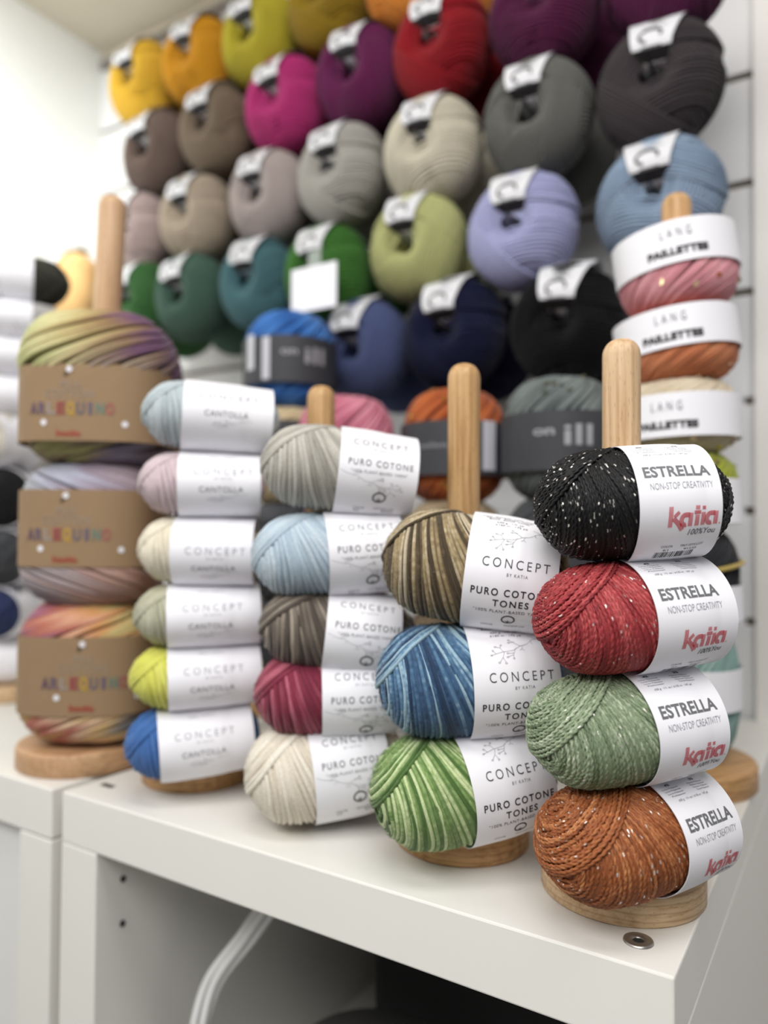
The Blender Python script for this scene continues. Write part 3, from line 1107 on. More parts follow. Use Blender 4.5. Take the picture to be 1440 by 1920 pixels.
# ------------------------------------------------------------------ fourth stack: six smaller balls
G4 = 'small balls stacked on the fourth stand'
L_ = layout_cloud(0.088)
kw = dict(kind='wool', shift=-0.070, spacing=0.0044, rad=0.0026, M=90, sides=6, ply=0.0, stripe=0.3, along=0.2)
for (px, py, a, b, turn, roll, s0, s1, spin, pal, lab) in (
        (397, 785, 0.0700, 0.0345, 1, -3, -0.030, 0.062, 8, [(162, 174, 178), (178, 188, 192), (190, 198, 200)], 'pale grey blue ball, top of the fourth stack'),
        (380, 910, 0.0640, 0.0325, -3, 0, -0.023, 0.061, 0, [(186, 166, 172), (200, 182, 187), (210, 194, 198)], 'dusty pink ball, second of the fourth stack'),
        (379, 1033, 0.0640, 0.0345, -8, -1, -0.026, 0.057, -16, [(210, 202, 180), (222, 214, 194), (230, 224, 208)], 'cream ball, third of the fourth stack'),
        (375, 1152, 0.0660, 0.0315, 0, 1, -0.033, 0.062, 0, [(158, 158, 134), (174, 173, 150), (186, 184, 164)], 'sage grey ball, fourth of the fourth stack'),
        (371, 1264, 0.0680, 0.0320, 2, 2, -0.031, 0.064, 0, [(188, 188, 74), (206, 206, 96), (218, 216, 120)], 'lime yellow ball, fifth of the fourth stack'),
        (362, 1385, 0.0680, 0.0360, 4, 4, -0.036, 0.060, 6, [(46, 84, 142), (62, 104, 164), (84, 126, 184)], 'royal blue ball, bottom of the fourth stack')):
    stack_ball(S4, px, py, a, b, 0.043, turn, roll, s0, s1, L_, pal, lab.replace(' ball,', ' ball in a white band,'), G4, spin=spin, **kw)

# ------------------------------------------------------------------ standing cakes and skeins (turned about z)
SEQUIN = mat('sequin_foil', (236, 214, 170), 0.12, 1.0)


def superring(theta, n):
    return (np.abs(np.cos(theta)) ** n + np.abs(np.sin(theta)) ** n) ** (-1.0 / n)


def standing_coil(Rx, hh, wr, colour, n=2.0, K=44, turns=1, M=90, rad=0.0035, kind='wool', sequins=0, seqmat=None, pinch=None):
    """rope-wound ring standing on its side: strands run round and over the ring's section"""
    mb = MB()
    th = np.linspace(0, 2 * np.pi, M, endpoint=turns % 1 != 0) + 1.2
    psi0 = np.linspace(0, 2 * np.pi, K, endpoint=False) + rng.uniform(-0.05, 0.05, K)
    psi = psi0[:, None] + turns * th[None]
    TH = np.repeat(th[None], K, 0)
    sr = superring(TH, n)
    R0 = Rx - wr
    lift = smooth_noise(K, M, (2, 3, 5), 0.0006)
    ex = 0.75
    cs, sn = np.cos(psi), np.sin(psi)
    rr = (R0 + (wr + lift) * np.sign(cs) * np.abs(cs) ** ex) * sr
    zz = hh * np.sign(sn) * np.abs(sn) ** ex

    def nip(z, r):                                       # the band squeezes the yarn
        if pinch is None:
            return r
        w = 1 / (1 + np.exp(-(z - pinch[0]) / 0.004)) * 1 / (1 + np.exp((z - pinch[1]) / 0.004))
        return np.where(r > R0, np.minimum(r, r * (1 - w) + (Rx - pinch[2]) * superring(TH if r.shape == TH.shape else TC, n) * w), r)

    rr = nip(zz, rr)
    P = np.stack([rr * np.cos(TH), rr * np.sin(TH), (hh + lift) * np.sign(sn) * np.abs(sn) ** ex], -1)
    N = np.stack([cs * np.cos(TH), cs * np.sin(TH), sn], -1)
    d = colour(TH, psi, psi0)
    tubes(mb, P, N, rad, YARN[kind], 6, turns % 1 == 0, d)
    # inner mass
    Kc, Mc = 24, 48
    ps = np.linspace(0, 2 * np.pi, Kc, endpoint=False)
    tc = np.linspace(0, 2 * np.pi, Mc, endpoint=False)
    PS, TC = np.meshgrid(ps, tc, indexing='ij')
    r2 = (R0 + 0.94 * wr * np.sign(np.cos(PS)) * np.abs(np.cos(PS)) ** ex) * superring(TC, n)
    r2 = nip(0.95 * hh * np.sign(np.sin(PS)) * np.abs(np.sin(PS)) ** ex, r2) * 0.99
    V = np.stack([r2 * np.cos(TC), r2 * np.sin(TC), 0.95 * hh * np.sign(np.sin(PS)) * np.abs(np.sin(PS)) ** ex], -1)
    i, j = np.meshgrid(np.arange(Kc), np.arange(Mc), indexing='ij')
    q = np.stack([i * Mc + j, i * Mc + (j + 1) % Mc, ((i + 1) % Kc) * Mc + (j + 1) % Mc, ((i + 1) % Kc) * Mc + j], -1).reshape(-1, 4)
    mb.add(V, q, YARN[kind], colour(TC, PS, PS).reshape(-1, 3))
    if sequins:
        for _ in range(sequins):
            k, i = rng.integers(0, K), rng.integers(0, M)
            if abs(P[k, i, 2]) < hh * 0.45:
                continue
            p, nn = P[k, i], unit(N[k, i] + rng.normal(0, 0.35, 3))
            e1 = unit(np.cross(nn, (0.3, 0.2, 0.9)))
            e2 = np.cross(nn, e1)
            t = np.linspace(0, 2 * np.pi, 8, endpoint=False)
            r0 = 0.0033
            c = p + N[k, i] * (rad + 0.0004)
            top = c + nn * 0.0003 + r0 * (np.cos(t)[:, None] * e1 + np.sin(t)[:, None] * e2)
            bot = top - nn * 0.0004
            mb.add(np.concatenate([top, bot]), [tuple(range(8)), tuple(range(15, 7, -1))] + [(a, 8 + a, 8 + (a + 1) % 8, (a + 1) % 8) for a in range(8)], seqmat or SEQUIN, smooth=False)
    return mb


def sleeve(Rx, z0, z1, paper, items, n=2.0, front=0.0, gap=0.0035, tilt=0.0, patches=()):
    """paper band round a standing coil; print x runs rightwards along the band from its front line"""
    mb = MB()
    th = np.linspace(0, 2 * np.pi, 721)
    rr = (Rx + gap) * superring(th, n)
    xs, ys = rr * np.cos(th), rr * np.sin(th)
    s = np.concatenate([[0], np.cumsum(np.hypot(np.diff(xs), np.diff(ys)))])
    L = s[-1]
    s_front = np.interp(1.5 * np.pi + front, th, s)

    def fmap(x, z, off=0.0002):
        t = np.interp((np.asarray(x) + s_front) % L, s, th)
        r = (Rx + gap + off) * superring(t, n)
        zz = np.asarray(z) + tilt * r * np.cos(t)
        return np.stack([r * np.cos(t), r * np.sin(t), zz], -1)

    nt = 96
    x = np.linspace(0, L, nt, endpoint=False)
    o0, o1 = fmap(x, np.full(nt, z0), 0), fmap(x, np.full(nt, z1), 0)
    i0, i1 = fmap(x, np.full(nt, z0), -0.0006), fmap(x, np.full(nt, z1), -0.0006)
    j = np.arange(nt)
    j2 = (j + 1) % nt
    mb.add(np.concatenate([o0, o1]), np.stack([j, j2, nt + j2, nt + j], -1), paper)
    mb.add(np.concatenate([i0, i1]), np.stack([j, nt + j, nt + j2, j2], -1), paper)
    mb.add(np.concatenate([o1, i1]), np.stack([j, j2, nt + j2, nt + j], -1), paper)
    mb.add(np.concatenate([o0, i0]), np.stack([j, nt + j, nt + j2, j2], -1), paper)
    for (a0, a1, b0, b1, m) in patches:
        u = np.linspace(a0, a1, 12)
        v = np.concatenate([fmap(u, np.full(12, b0), 0.0003), fmap(u, np.full(12, b1), 0.0003)])
        mb.add(v, [(k, k + 1, 13 + k, 12 + k) for k in range(11)], m)
    put_print(mb, items, lambda a, b: fmap(a, b, 0.0006), INK)
    return mb


def coil_matrix(ctr, turn, hh, lean=0.0):
    m = ball_matrix(ctr, R(turn), R(lean), hh)
    return m


def flat_colour(pal, strength=0.5, stripe=0.3):
    def f(TH, psi, psi0):
        psi0 = psi0[:, None] if np.ndim(psi0) == 1 else psi0
        x = 0.5 + stripe * np.sin(psi0 * 17.3 + TH * 3) * 0.5 + strength * np.sin(TH * 5 + psi * 2) * 0.3
        x = np.broadcast_to(x, TH.shape)
        return pick(pal, np.clip(x, 0, 1))
    return f


def lobes_colour(top, bottom):
    """space-dyed skein: colours change along the front for the upper and the lower lobe"""
    def f(TH, psi, psi0):
        psi0 = psi0[:, None] if np.ndim(psi0) == 1 else psi0
        t = np.cos(TH) * 0.5 + 0.5
        jit = 0.10 * np.sin(psi0 * 9.0 + 1.3) + 0.07 * np.sin(psi0 * 23.0)
        tw = t + jit + 0.18 * np.sin(psi)
        up = pick(top, np.clip(tw, 0, 1))
        dn = pick(bottom, np.clip(tw, 0, 1))
        w = (1 / (1 + np.exp(-np.sin(psi) * 6)))[..., None]
        w = np.broadcast_to(w, up.shape)
        c = up * w + dn * (1 - w)
        g = c.mean(-1, keepdims=True)
        return 0.72 * c + 0.28 * g
    return f


# -- space-dyed skeins in kraft bands
RAIN = {'violet': (84, 70, 100), 'plum': (74, 52, 84), 'grey': (150, 142, 140), 'red': (140, 44, 52), 'yellow': (190, 150, 40), 'slate': (86, 84, 104), 'indigo': (76, 74, 110), 'teal': (84, 120, 112), 'rose': (158, 76, 78), 'dark': (66, 52, 36)}
for k_, v_ in RAIN.items():
    INK['kraft_' + k_] = mat('kraft_ink_' + k_, tuple(0.72 * a_ + 0.28 * b_ for a_, b_ in zip(v_, (140, 116, 88))), 0.7)


def layout_skein(dx=0.0):
    it = []
    letter(it, 'ALL', dx - 0.003, 0.0195, 0.022, 0.0075, 'kraft_grey', -0.004, 1.1)
    letter(it, 'COTTON', dx - 0.004, 0.0085, 0.050, 0.0085, 'kraft_grey', -0.004, 1.1)
    cols = ['plum', 'violet', 'grey', 'red', 'yellow', 'slate', 'indigo', 'teal', 'rose']
    for k, ch in enumerate('ARLEQUINO'):
        letter(it, ch, dx - 0.042 + k * 0.0100, -0.0065, 0.0088 if ch != 'I' else 0.004, 0.0115, 'kraft_' + cols[k], 0.045)
    letter(it, 'katia', dx - 0.004, -0.0325, 0.026, 0.0058, 'brick', 0.05)
    for (x, y) in ((-0.004, 0.0345), (-0.030, -0.0215), (0.053, -0.0225)):
        ring2d(it, dx + x, y, 0.0016, 0.0016, 0.0034, 'white')
    stroke(it, [(dx - 0.009, 0.0275), (dx - 0.006, 0.0315), (dx - 0.001, 0.0340)], 0.004, 'kraft_dark')
    return it


d5 = depth((S5[0], S5[1], TABLE + 0.25))
SK = [
    (196, 738, 0.081, 0.0825, 0.060, -0.064, 0.017, -0.0115, 'lime and ochre twisted skein in a brown paper band, top of the left stack',
     lobes_colour([(160, 178, 92), (190, 194, 112), (212, 204, 132), (200, 180, 100), (176, 146, 74), (150, 112, 58), (120, 70, 112)], [(150, 120, 70), (172, 168, 80), (160, 138, 98), (128, 118, 150), (150, 148, 170), (60, 24, 52)]), 0.0, 0.45),
    (186, 999, 0.0760, 0.0765, 0.0560, -0.0360, 0.0460, 0.0125, 'grey lilac and salmon twisted skein in a brown paper band, middle of the left stack',
     lobes_colour([(150, 158, 140), (150, 152, 164), (166, 168, 190), (150, 130, 150), (160, 140, 150)], [(136, 122, 132), (176, 154, 152), (178, 132, 122), (196, 148, 126), (176, 112, 84)]), 0.0, -0.5),
    (180, 1247, 0.0740, 0.0760, 0.0560, -0.0410, 0.0420, 0.0030, 'pink, orange and yellow twisted skein in a brown paper band, bottom of the left stack',
     lobes_colour([(190, 160, 140), (156, 78, 116), (188, 90, 56), (214, 148, 110), (212, 138, 40), (200, 176, 90)], [(202, 150, 54), (196, 90, 70), (226, 184, 140), (220, 176, 90), (110, 120, 130), (80, 88, 104)]), 0.020, 0.5)]
for (px, py, Rx, hh, wr, z0, z1, zt, lab, colr, dx, tn) in SK:
    ctr = at_depth(px, py, d5)
    t = thing('yarn_skein', lab, 'yarn', group='twisted skeins in brown paper bands', matrix=coil_matrix(ctr, -18, hh))
    standing_coil(Rx * 1.01, hh, wr * 0.86, colr, 3.2, 110, tn, 130, 0.0028, 'wool', pinch=(z0 + 0.004, z1 - 0.004, Rx * 0.08)).build('yarn_winding', t, (0, 0, hh))
    it = []
    for (p, f, ink) in layout_skein(dx - 0.006):
        it.append((p + np.array([0, (z0 + z1) / 2]), f, ink))
    bd = sleeve(Rx * 0.93, z0, z1, KRAFT, it, 3.2, 0.0, 0.0062).build('paper_band', t, (0, 0, hh))
    bd['label'] = 'brown kraft paper band with coloured lettering'


# -- sequin cakes with white bands at the back right
def layout_sequin(dx=0.0, dz=0.0):
    it = []
    letter(it, 'LANG', dx, dz + 0.0095, 0.030, 0.0090, 'mid', 0.0, 1.8)
    letter(it, 'PAILLETTES', dx, dz - 0.0095, 0.060, 0.0068, 'black', 0.06, 1.05)
    return it


d6 = depth((S6[0], S6[1], TABLE + 0.25))
G6 = 'white banded cakes stacked on the back right stand'
for k, (zc, hh, z0, z1, lean, pal, lab) in enumerate((
        (1.3455, 0.0440, -0.0075, 0.0365, 8, [(176, 108, 116), (206, 140, 148), (222, 168, 172)], 'pink sequin cake, top of the back right stack'),
        (1.2630, 0.0380, -0.0100, 0.0315, 7, [(156, 88, 56), (190, 116, 78), (206, 140, 100)], 'terracotta sequin cake, second of the back right stack'),
        (1.1865, 0.0380, -0.0250, 0.0195, 2, [(170, 154, 130), (196, 182, 158), (212, 200, 178)], 'beige sequin cake, third of the back right stack'),
        (1.1080, 0.0395, -0.0355, 0.0100, 2, [(112, 120, 24), (150, 158, 48), (176, 184, 80)], 'olive yellow cake, fourth of the back right stack'),
        (1.0195, 0.0485, -0.0470, -0.0110, 2, [(14, 15, 20), (24, 26, 32), (34, 36, 42)], 'black cake with a gold thread, fifth of the back right stack'),
        (0.8985, 0.0710, -0.0150, 0.0270, 0, [(96, 128, 122), (124, 152, 146), (150, 172, 166)], 'dull teal cake, bottom of the back right stack'))):
    ctr = (S6[0], S6[1], zc)
    t = thing('yarn_cake', lab.replace(' cake', ' cake in a white band', 1), 'yarn', group=G6, matrix=coil_matrix(ctr, 0, hh, lean))
    col = flat_colour(pal)
    mb = standing_coil(0.0585, hh, 0.040, col, 2.0, 46, 1, 90, 0.0032, 'wool', 70 if k < 4 else 0)
    o = mb.build('yarn_winding', t, (0, 0, hh))
    it = layout_sequin(0.002 - 0.006 * min(k, 2), (z0 + z1) / 2 - 0.001) if k < 3 else []
    bd = sleeve(0.0585, z0, z1, PAPER, it, 2.0, 0.0, 0.0050).build('paper_band', t, (0, 0, hh))
    bd['label'] = 'white paper band'
    if k == 4:
        mb = MB()
        th = np.linspace(0, 2 * np.pi, 80, endpoint=False)
        P = np.stack([0.0645 * np.cos(th), 0.0645 * np.sin(th), 0.004 + 0.009 * np.cos(th - 0.4)], -1)[None]
        tubes(mb, P, P * np.array([1, 1, 0]), 0.0024, mat('gold_thread', (178, 154, 82), 0.5), 8)
        o = mb.build('tie_thread', t, (0, 0, hh))
        o['label'] = 'gold tie thread round the black yarn'


# -- dark-banded cakes on stands along the back
def layout_dark(word, big):
    it = []
    letter(it, word, -0.018, 0.004, 0.024, 0.010, 'silver', 0.03)
    letter(it, big, 0.020, -0.001, 0.032, 0.022, 'silver', 0.02)
    return it


BARCODE = mat('white_sticker', (196, 196, 204), 0.5)
backs = [
    (-0.716, 0.872, 4, 'at the left', 'tall ', [
        ([(20, 60, 120), (48, 104, 176), (80, 132, 196)], 'bright blue cake with dark band, top of the leftmost back stack', 0),
        ([(176, 156, 120), (204, 186, 150), (220, 204, 172)], 'beige cake with dark band, under the bright blue cake', 0),
        ([(60, 62, 66), (80, 82, 86), (96, 98, 102)], 'grey cake with dark band, second lowest of the leftmost back stack', 0),
        ([(60, 62, 66), (72, 74, 78), (96, 98, 102)], 'dark grey cake, lowest of the leftmost back stack', 0)]),
    (-0.592, 0.842, 3, 'behind the third stack', '', [
        ([(168, 88, 108), (200, 120, 140), (220, 150, 166)], 'rose pink cake behind the dowel of the third stand', 0),
        ([(150, 80, 96), (180, 110, 126), (200, 140, 150)], 'dull pink cake hidden under the rose pink cake', 0),
        ([(140, 80, 96), (160, 100, 116), (190, 130, 140)], 'dark pink cake, lowest behind the third stand', 0)]),
    (-0.443, 0.872, 3, 'behind the second stack', '', [
        ([(110, 48, 18), (164, 80, 36), (184, 104, 54)], 'rust sequin cake with dark band behind the second dowel', 1),
        ([(120, 104, 80), (150, 132, 106), (176, 160, 132)], 'tan cake with dark band under the rust cake', 0),
        ([(110, 94, 74), (140, 122, 98), (160, 144, 120)], 'brown cake, lowest behind the second stand', 0)]),
    (-0.300, 0.866, 3, 'behind the front stack', '', [
        ([(70, 78, 76), (98, 106, 104), (124, 130, 128)], 'speckled grey cake with dark band behind the front dowel', 2),
        ([(40, 42, 44), (56, 58, 60), (80, 82, 84)], 'charcoal cake with dark band under the speckled grey cake', 0),
        ([(36, 38, 40), (50, 52, 54), (76, 78, 80)], 'black grey cake, lowest behind the front stack', 0)])]
for (x, y, n, where, tall, cakes) in backs:
    wooden_stand(x, y, {4: 'tall wooden stand under the blue and beige cakes at the back', 3: 'wooden stand ' + where + ' against the back wall'}[n], 0.0575, 0.024, 0.014, 0.025 + 0.139 * n - 0.03, woods=(OAK, OAK2))
    for k, (pal, lab, kind) in enumerate(cakes):
        hh = 0.069
        z = TABLE + 0.0245 + 0.139 * (n - k) - 0.0695
        t = thing('yarn_cake', lab, 'yarn', group='dark banded cakes along the back', matrix=coil_matrix((x, y, z), (14 if n == 4 else 0), hh))
        mb = standing_coil(0.0635, hh, 0.050, flat_colour(pal, 0.6, 0.5), 2.0, 46, 1, 80, 0.0036, 'wool', 110 if kind else 0, mat('dark_sequin', (150, 152, 140), 0.15, 0.9) if kind == 2 else mat('gold_sequin', (226, 176, 96), 0.15, 1.0))
        mb.build('yarn_winding', t, (0, 0, hh))
        pats = []
        if k == 0 and kind == 1:
            pats.append((0.036, 0.056, -0.034, 0.026, BARCODE))
        if n == 4 and k == 0:
            pats += [(-0.058, -0.046, -0.036, 0.024, BARCODE), (-0.090, -0.074, -0.020, 0.030, BARCODE)]
        z0, z1 = (-0.040, 0.026) if k == 0 else (-0.035, 0.046)
        it = layout_dark('on', 'ill') if (k == 0 and kind != 1 and n != 3 or kind == 2) else []
        if kind == 1:
            letter(it, 'paillettes', -0.020, -0.004, 0.05, 0.006, 'silver')
        if lab.startswith('rose'):
            z0, z1 = -0.05, 0.0
        bd = sleeve(0.0635, z0, z1, BLACKPAPER, it, 2.0, 0.0, 0.0054, 0.0, pats).build('paper_band', t, (0, 0, hh))
        bd['label'] = 'dark grey card band'

# ------------------------------------------------------------------ far left stack
c7 = at_Z(22, 1322)
S7 = wooden_stand(c7[0] - 0.050, c7[1] + 0.03, 'tall wooden stand under the white banded balls at the left edge', 0.048, 0.024, 0.014, 0.60)
d7 = depth((S7[0], S7[1], TABLE + 0.3))
zb = TABLE + 0.0245
tops = [
    ('plain white ball at the foot of the left edge stack', [(216, 214, 212), (226, 224, 222), (232, 230, 228)], 0, 0.036),
    ('navy blue ball in the left edge stack', [(26, 34, 66), (40, 50, 88), (56, 66, 104)], 60, 0.038),
    ('dark grey ball in the left edge stack', [(44, 46, 50), (62, 64, 68), (80, 82, 84)], 70, 0.043),
    ('black ball with its dark end turned out in the left edge stack', [(8, 8, 10), (14, 14, 16), (20, 20, 22)], 70, 0.046),
    ('ecru ball in the left edge stack', [(190, 184, 170), (206, 200, 188), (216, 212, 202)], 40, 0.040),
    ('white ball with white band, fourth from the top at the left edge', [(206, 204, 200), (218, 216, 212), (226, 224, 222)], 0, 0.030),
    ('white ball with white band, third from the top at the left edge', [(206, 204, 200), (218, 216, 212), (226, 224, 222)], 0, 0.029),
    ('grey ball with white band, second from the top at the left edge', [(150, 148, 146), (170, 168, 166), (186, 184, 182)], 0, 0.029),
    ('olive black ball with white band, top of the left edge stack', [(30, 30, 22), (44, 44, 34), (56, 56, 44)], 0, 0.036)]
for k, (lab, pal, turn, b) in enumerate(tops):
    z = zb + b + 0.0008
    zb += 2 * b + 0.0016
    px, _ = project((S7[0], S7[1], z))
    ctr = at_depth(18, project((S7[0], S7[1], z))[1], d7)
    ctr = np.array([S7[0], S7[1], z])
    mtx = ball_matrix(ctr, R(turn), 0, b)
    t = thing('yarn_ball', lab, 'yarn', group='balls in the left edge stack', matrix=mtx)
    wound_ball(0.072, b, 0.044, pal, 'wool', 0.006, 0.0034, 60, 6, 0, 0.2, 0.2).build('yarn_winding', t, (0, 0, b))
    ball_band(0.072, b, 0.044, -0.055, 0.020, []).build('paper_band', t, (0, 0, b))

# ------------------------------------------------------------------ balls on the wall hooks
RB, AB = 0.0745, 0.056
RZ = 0.0785


def hook_ball_mesh(seed):
    """round ball with a hole through it, local y = hook direction (front at -y)"""
    mb = MB()
    rr = np.random.default_rng(seed)
    m = YARN['wool']
    white = np.ones(3)

    def surf(U):
        rho = np.sqrt(np.maximum(1 - U[..., 1] ** 2, 1e-6))
        lip = 1 - 0.30 * np.exp(-((rho - 0.20) / 0.18) ** 2)
        return np.stack([RB * U[..., 0], AB * U[..., 1] * lip, RZ * U[..., 2]], -1)

    lays = []
    n_az = 13
    order = rr.permutation(n_az)
    for g, o in enumerate(order):
        az = 2 * np.pi * o / n_az + 0.4
        tilt = rr.uniform(-0.22, 0.22)
        mm = (math.cos(az), tilt, math.sin(az))
        for k in range(11):
            lays.append((mm, 0.30 + 0.052 * k + rr.uniform(-0.006, 0.006), 0.0005 * g - 0.0035))
    K, M = len(lays), 72
    P = np.zeros((K, M, 3))
    N = np.zeros((K, M, 3))
    wob = smooth_noise(K, M, (1, 2, 3), 0.008)
    for i, (mm, dl, off) in enumerate(lays):
        U = circle_on_ball(mm, dl, M, wob[i])
        X = surf(U)
        nn = X / np.array([RB * RB, AB * AB, RZ * RZ])
        nn /= np.linalg.norm(nn, axis=1, keepdims=True)
        N[i] = nn
        P[i] = X + nn * off
    shade = np.ones((K, M, 3)) * (1 + 0.05 * rr.normal(0, 1, (K, 1, 1)))
    tubes(mb, P, N, 0.0024, m, 5, True, shade)
    # inner mass, open along the hook
    w = np.concatenate([np.linspace(0.958, -0.958, 22)])
    seg = 40
    t = np.linspace(0, 2 * np.pi, seg, endpoint=False)
    U = np.stack([np.sqrt(1 - w ** 2)[:, None] * np.cos(t), np.repeat(w[:, None], seg, 1), np.sqrt(1 - w ** 2)[:, None] * np.sin(t)], -1)
    V = surf(U) * 0.97
    hole = 0.27
    c1 = np.stack([RB * hole * np.cos(t), np.full(seg, -AB * 0.72), RZ * hole * np.sin(t)], -1)
    c0 = np.stack([RB * hole * np.cos(t), np.full(seg, AB * 0.72), RZ * hole * np.sin(t)], -1)
    c2 = c1 * np.array([0.9, -0.1, 0.9])
    c3 = c1 * np.array([0.16, -0.5, 0.16])
    V = np.concatenate([c3[None], c0[None], V, c1[None], c2[None], c3[None]])
    A_ = len(V)
    i, j = np.meshgrid(np.arange(A_ - 1), np.arange(seg), indexing='ij')
    q = np.stack([i * seg + j, i * seg + (j + 1) % seg, (i + 1) * seg + (j + 1) % seg, (i + 1) * seg + j], -1).reshape(-1, 4)
    mb.add(V, q, m, np.ones((A_ * seg, 3)))
    return mb.mesh('yarn_winding')


def hook_band_mesh():
    """paper band through the hole and over the top of the ball, drawn tight"""
    mb = MB()
    path = [(0.06, 0.02, 0.024), (0.10, -0.35, 0.030), (0.16, -0.74, 0.038), (0.30, -0.95, 0.046)]
    for h in np.linspace(0.40, 0.98, 9):
        path.append((h, -math.sqrt(1 - h * h) - 0.09, 0.046 + (h - 0.30) * 0.034))
    path += [(1.07, -0.12, 0.070), (1.07, 0.12, 0.070), (1.01, 0.4, 0.068)]
    path = np.array(path)
    seg = []
    for (h, y, w) in path:
        seg.append([(-w / 2, AB * y, RZ * h), (w / 2, AB * y, RZ * h)])
    V = np.array(seg).reshape(-1, 3)
    q = np.array([(2 * i, 2 * i + 1, 2 * i + 3, 2 * i + 2) for i in range(len(path) - 1)])
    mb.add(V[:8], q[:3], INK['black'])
    mb.add(V, q[3:], HOOKPAPER)
    mb.add(V + np.array([0, 0.0008, -0.0006]), q[:, ::-1].copy(), HOOKPAPER)

    def fmap(x, s):
        hs = path[3:13, 0] * RZ
        y = np.interp(s, hs, path[3:13, 1] * AB) - 0.0006
        return np.stack([x, y, np.asarray(s) + 0.0002], -1)

    it = []
    ring2d(it, -0.002, 0.0385, 0.013, 0.0095, 0.0034, 'dark', -20, 250)
    stroke(it, [(-0.012, 0.0235), (0.0, 0.0235), (0.012, 0.0235)], 0.003, 'dark')
    stroke(it, [(-0.014, 0.052), (0.0, 0.052), (0.016, 0.052)], 0.0016, 'grey')
    put_print(mb, it, fmap, INK)
    return mb.mesh('paper_band')


HOOKPAPER = mat('pale_grey_paper', (208, 208, 211), 0.6)
BALLM = [hook_ball_mesh(s) for s in (3, 8, 21)]
BANDM = hook_band_mesh()
HOOKM = mat('grey_hook_steel', (120, 120, 124), 0.35, 0.9)


def hook_meshes():
    mb = MB()
    n = 12
    ys = np.linspace(WY - 0.004, 0.920, n)
    P = np.stack([np.zeros(n), ys, np.zeros(n)], -1)
    P[-1] += (0, 0, 0.006)
    P[-2] += (0, 0, 0.002)
    P = P - np.array([0, WY, 0])
    tubes(mb, P[None], np.tile(np.array([0, 0, 1.0]), (1, n, 1)), 0.0028, HOOKM, 8, False)
    a = mb.mesh('prong')
    mb = MB()
    vs, fs = box_data(-0.018, 0.018, -0.004, -0.0004, -0.022, 0.022, 0.001)
    mb.add(vs, fs, HOOKM, smooth=False)
    return a, mb.mesh('back_plate')


PRONG, PLATE = hook_meshes()


def dye_mat(name, c):
    """matte wool of one dye for the balls on hooks"""
    if name in MATS:
        return MATS[name]
    c = tuple(v * 0.95 for v in c)
    m = mat(name, c, 0.95, var=0.08, vscale=180, bump=0.4, bscale=700, spec=0.15, sheen=0.10)
    return m


WALL = [
    # px, py, colour, name
    (273, 163, (206, 164, 50), 'golden yellow'), (378, 122, (196, 138, 28), 'amber orange'), (491, 80, (168, 156, 44), 'mustard lime'),
    (623, 10, (134, 108, 22), 'dark olive'), (775, -40, (208, 132, 52), 'soft orange'),
    (298, 292, (98, 82, 74), 'cocoa brown'), (410, 247, (118, 103, 87), 'taupe'), (540, 202, (170, 46, 108), 'hot magenta'), (678, 150, (92, 24, 70), 'plum purple'),
    (830, 96, (134, 18, 28), 'deep red'), (1022, 28, (76, 18, 56), 'dark burgundy'), (1248, -42, (74, 16, 56), 'wine purple'),
    (264, 443, (160, 142, 138), 'dusty rose grey'), (373, 412, (168, 154, 136), 'sand beige'), (506, 374, (166, 154, 150), 'pale mauve grey'), (643, 330, (164, 161, 154), 'silver grey'),
    (813, 287, (196, 189, 170), 'ivory cream'), (1008, 228, (96, 96, 92), 'slate grey'), (1237, 167, (58, 52, 54), 'charcoal'),
    (266, 572, (48, 88, 44), 'forest green'), (362, 560, (66, 92, 80), 'deep fir green'), (490, 535, (70, 106, 112), 'petrol teal'), (618, 517, (58, 106, 42), 'leaf green'),
    (783, 467, (172, 174, 118), 'pale lime green'), (981, 435, (162, 164, 200), 'lavender'), (1238, 383, (132, 150, 172), 'grey blue'),
    (683, 660, (72, 82, 120), 'denim blue'), (855, 628, (14, 18, 48), 'midnight navy'), (1066, 612, (3, 3, 5), 'jet black'),
    (132, 545, (232, 190, 130), 'peach')]
BY = 0.982
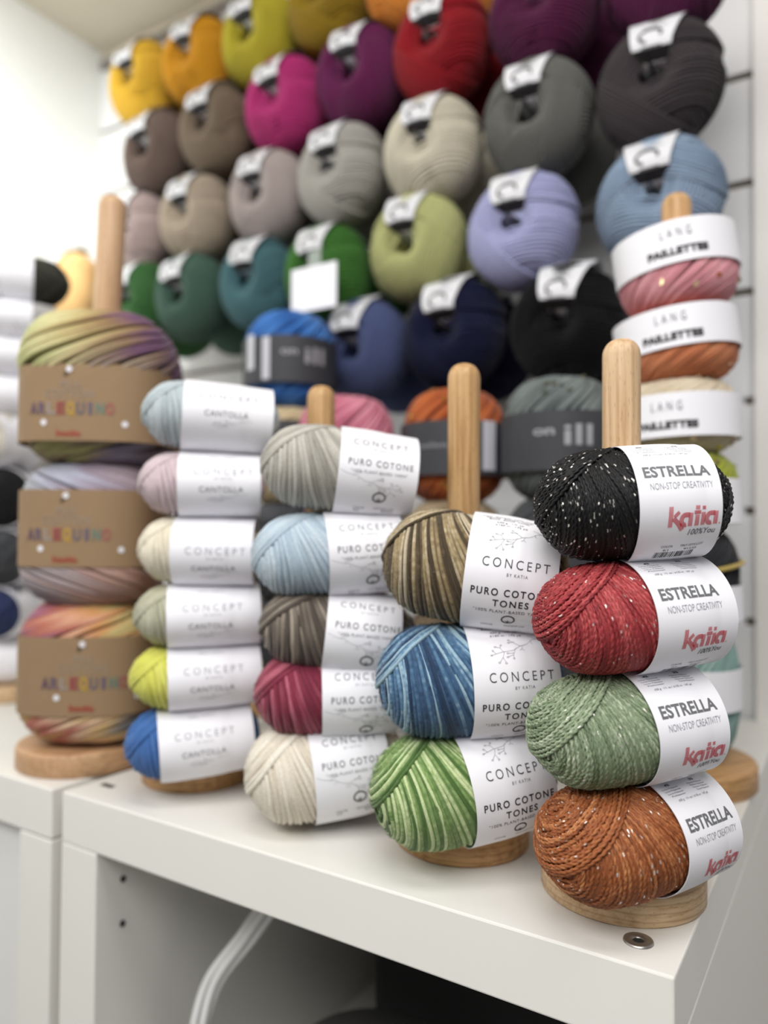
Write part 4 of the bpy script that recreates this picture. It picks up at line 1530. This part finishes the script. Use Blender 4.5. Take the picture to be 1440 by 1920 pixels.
for i, (px, py, c, nm) in enumerate(WALL):
    p = at_Y(px, py, BY)
    t = thing('yarn_ball', nm + ' wool ball hanging from a hook on the slatted wall', 'yarn', group='wool balls on the wall hooks', matrix=Matrix.Translation((p[0], BY, p[2] - RZ)))
    rot = R(random.uniform(-7, 5))
    y = bpy.data.objects.new('yarn_winding', BALLM[i % 3])
    y.parent = t
    y.location = (0, 0, RZ)
    y.rotation_euler = (0, R(random.uniform(-30, 30)), 0)
    if i < 3:
        pass
    COL.objects.link(y)
    y.material_slots[0].link = 'OBJECT'
    y.material_slots[0].material = dye_mat('wool_' + nm.replace(' ', '_'), c)
    b = bpy.data.objects.new('paper_band', BANDM)
    b.parent = t
    b.location = (0, 0, RZ)
    b.rotation_euler = (0, rot, 0)
    b['label'] = 'white paper band through the middle of the ball'
    COL.objects.link(b)
    if nm not in ('peach', 'charcoal', 'grey blue', 'wine purple', 'lavender'):
        t2 = thing('yarn_ball', nm + ' wool ball behind the front ' + nm + ' ball on the same hook', 'yarn', group='wool balls at the back of the wall hooks', matrix=Matrix.Translation((p[0], BY + 0.114, p[2] - RZ)))
        y2 = y.copy()
        b2 = b.copy()
        for o in (y2, b2):
            o.parent = t2
            COL.objects.link(o)
    h = thing('display_hook', 'steel hook through the middle of the ' + nm + ' wool ball', 'hook', (p[0], WY, p[2]), 'steel hooks on the slatted wall')
    for nm2, me in (('prong', PRONG), ('back_plate', PLATE)):
        o = bpy.data.objects.new(nm2, me)
        o.parent = h
        COL.objects.link(o)

# price card hanging before the leaf green ball
pc = at_Y(588, 540, 0.905)
t = thing('price_card', 'blank white price card hanging in front of the leaf green ball', 'price tag', (pc[0], 0.905, pc[2]))
vs, fs = box_data(-0.043, 0.043, -0.0006, 0.0006, -0.034, 0.034, 0.0003, 1)
mb = MB()
mb.add(vs, fs, PAPER, smooth=False)
mb.build('card', t)
vs, fs = box_data(-0.012, 0.012, 0.0010, 0.0022, 0.010, 0.058, 0.0003, 1)
mb = MB()
mb.add(vs, fs, mat('clear_grey_plastic', (150, 160, 150), 0.2), smooth=False)
mb.build('card_holder', t)
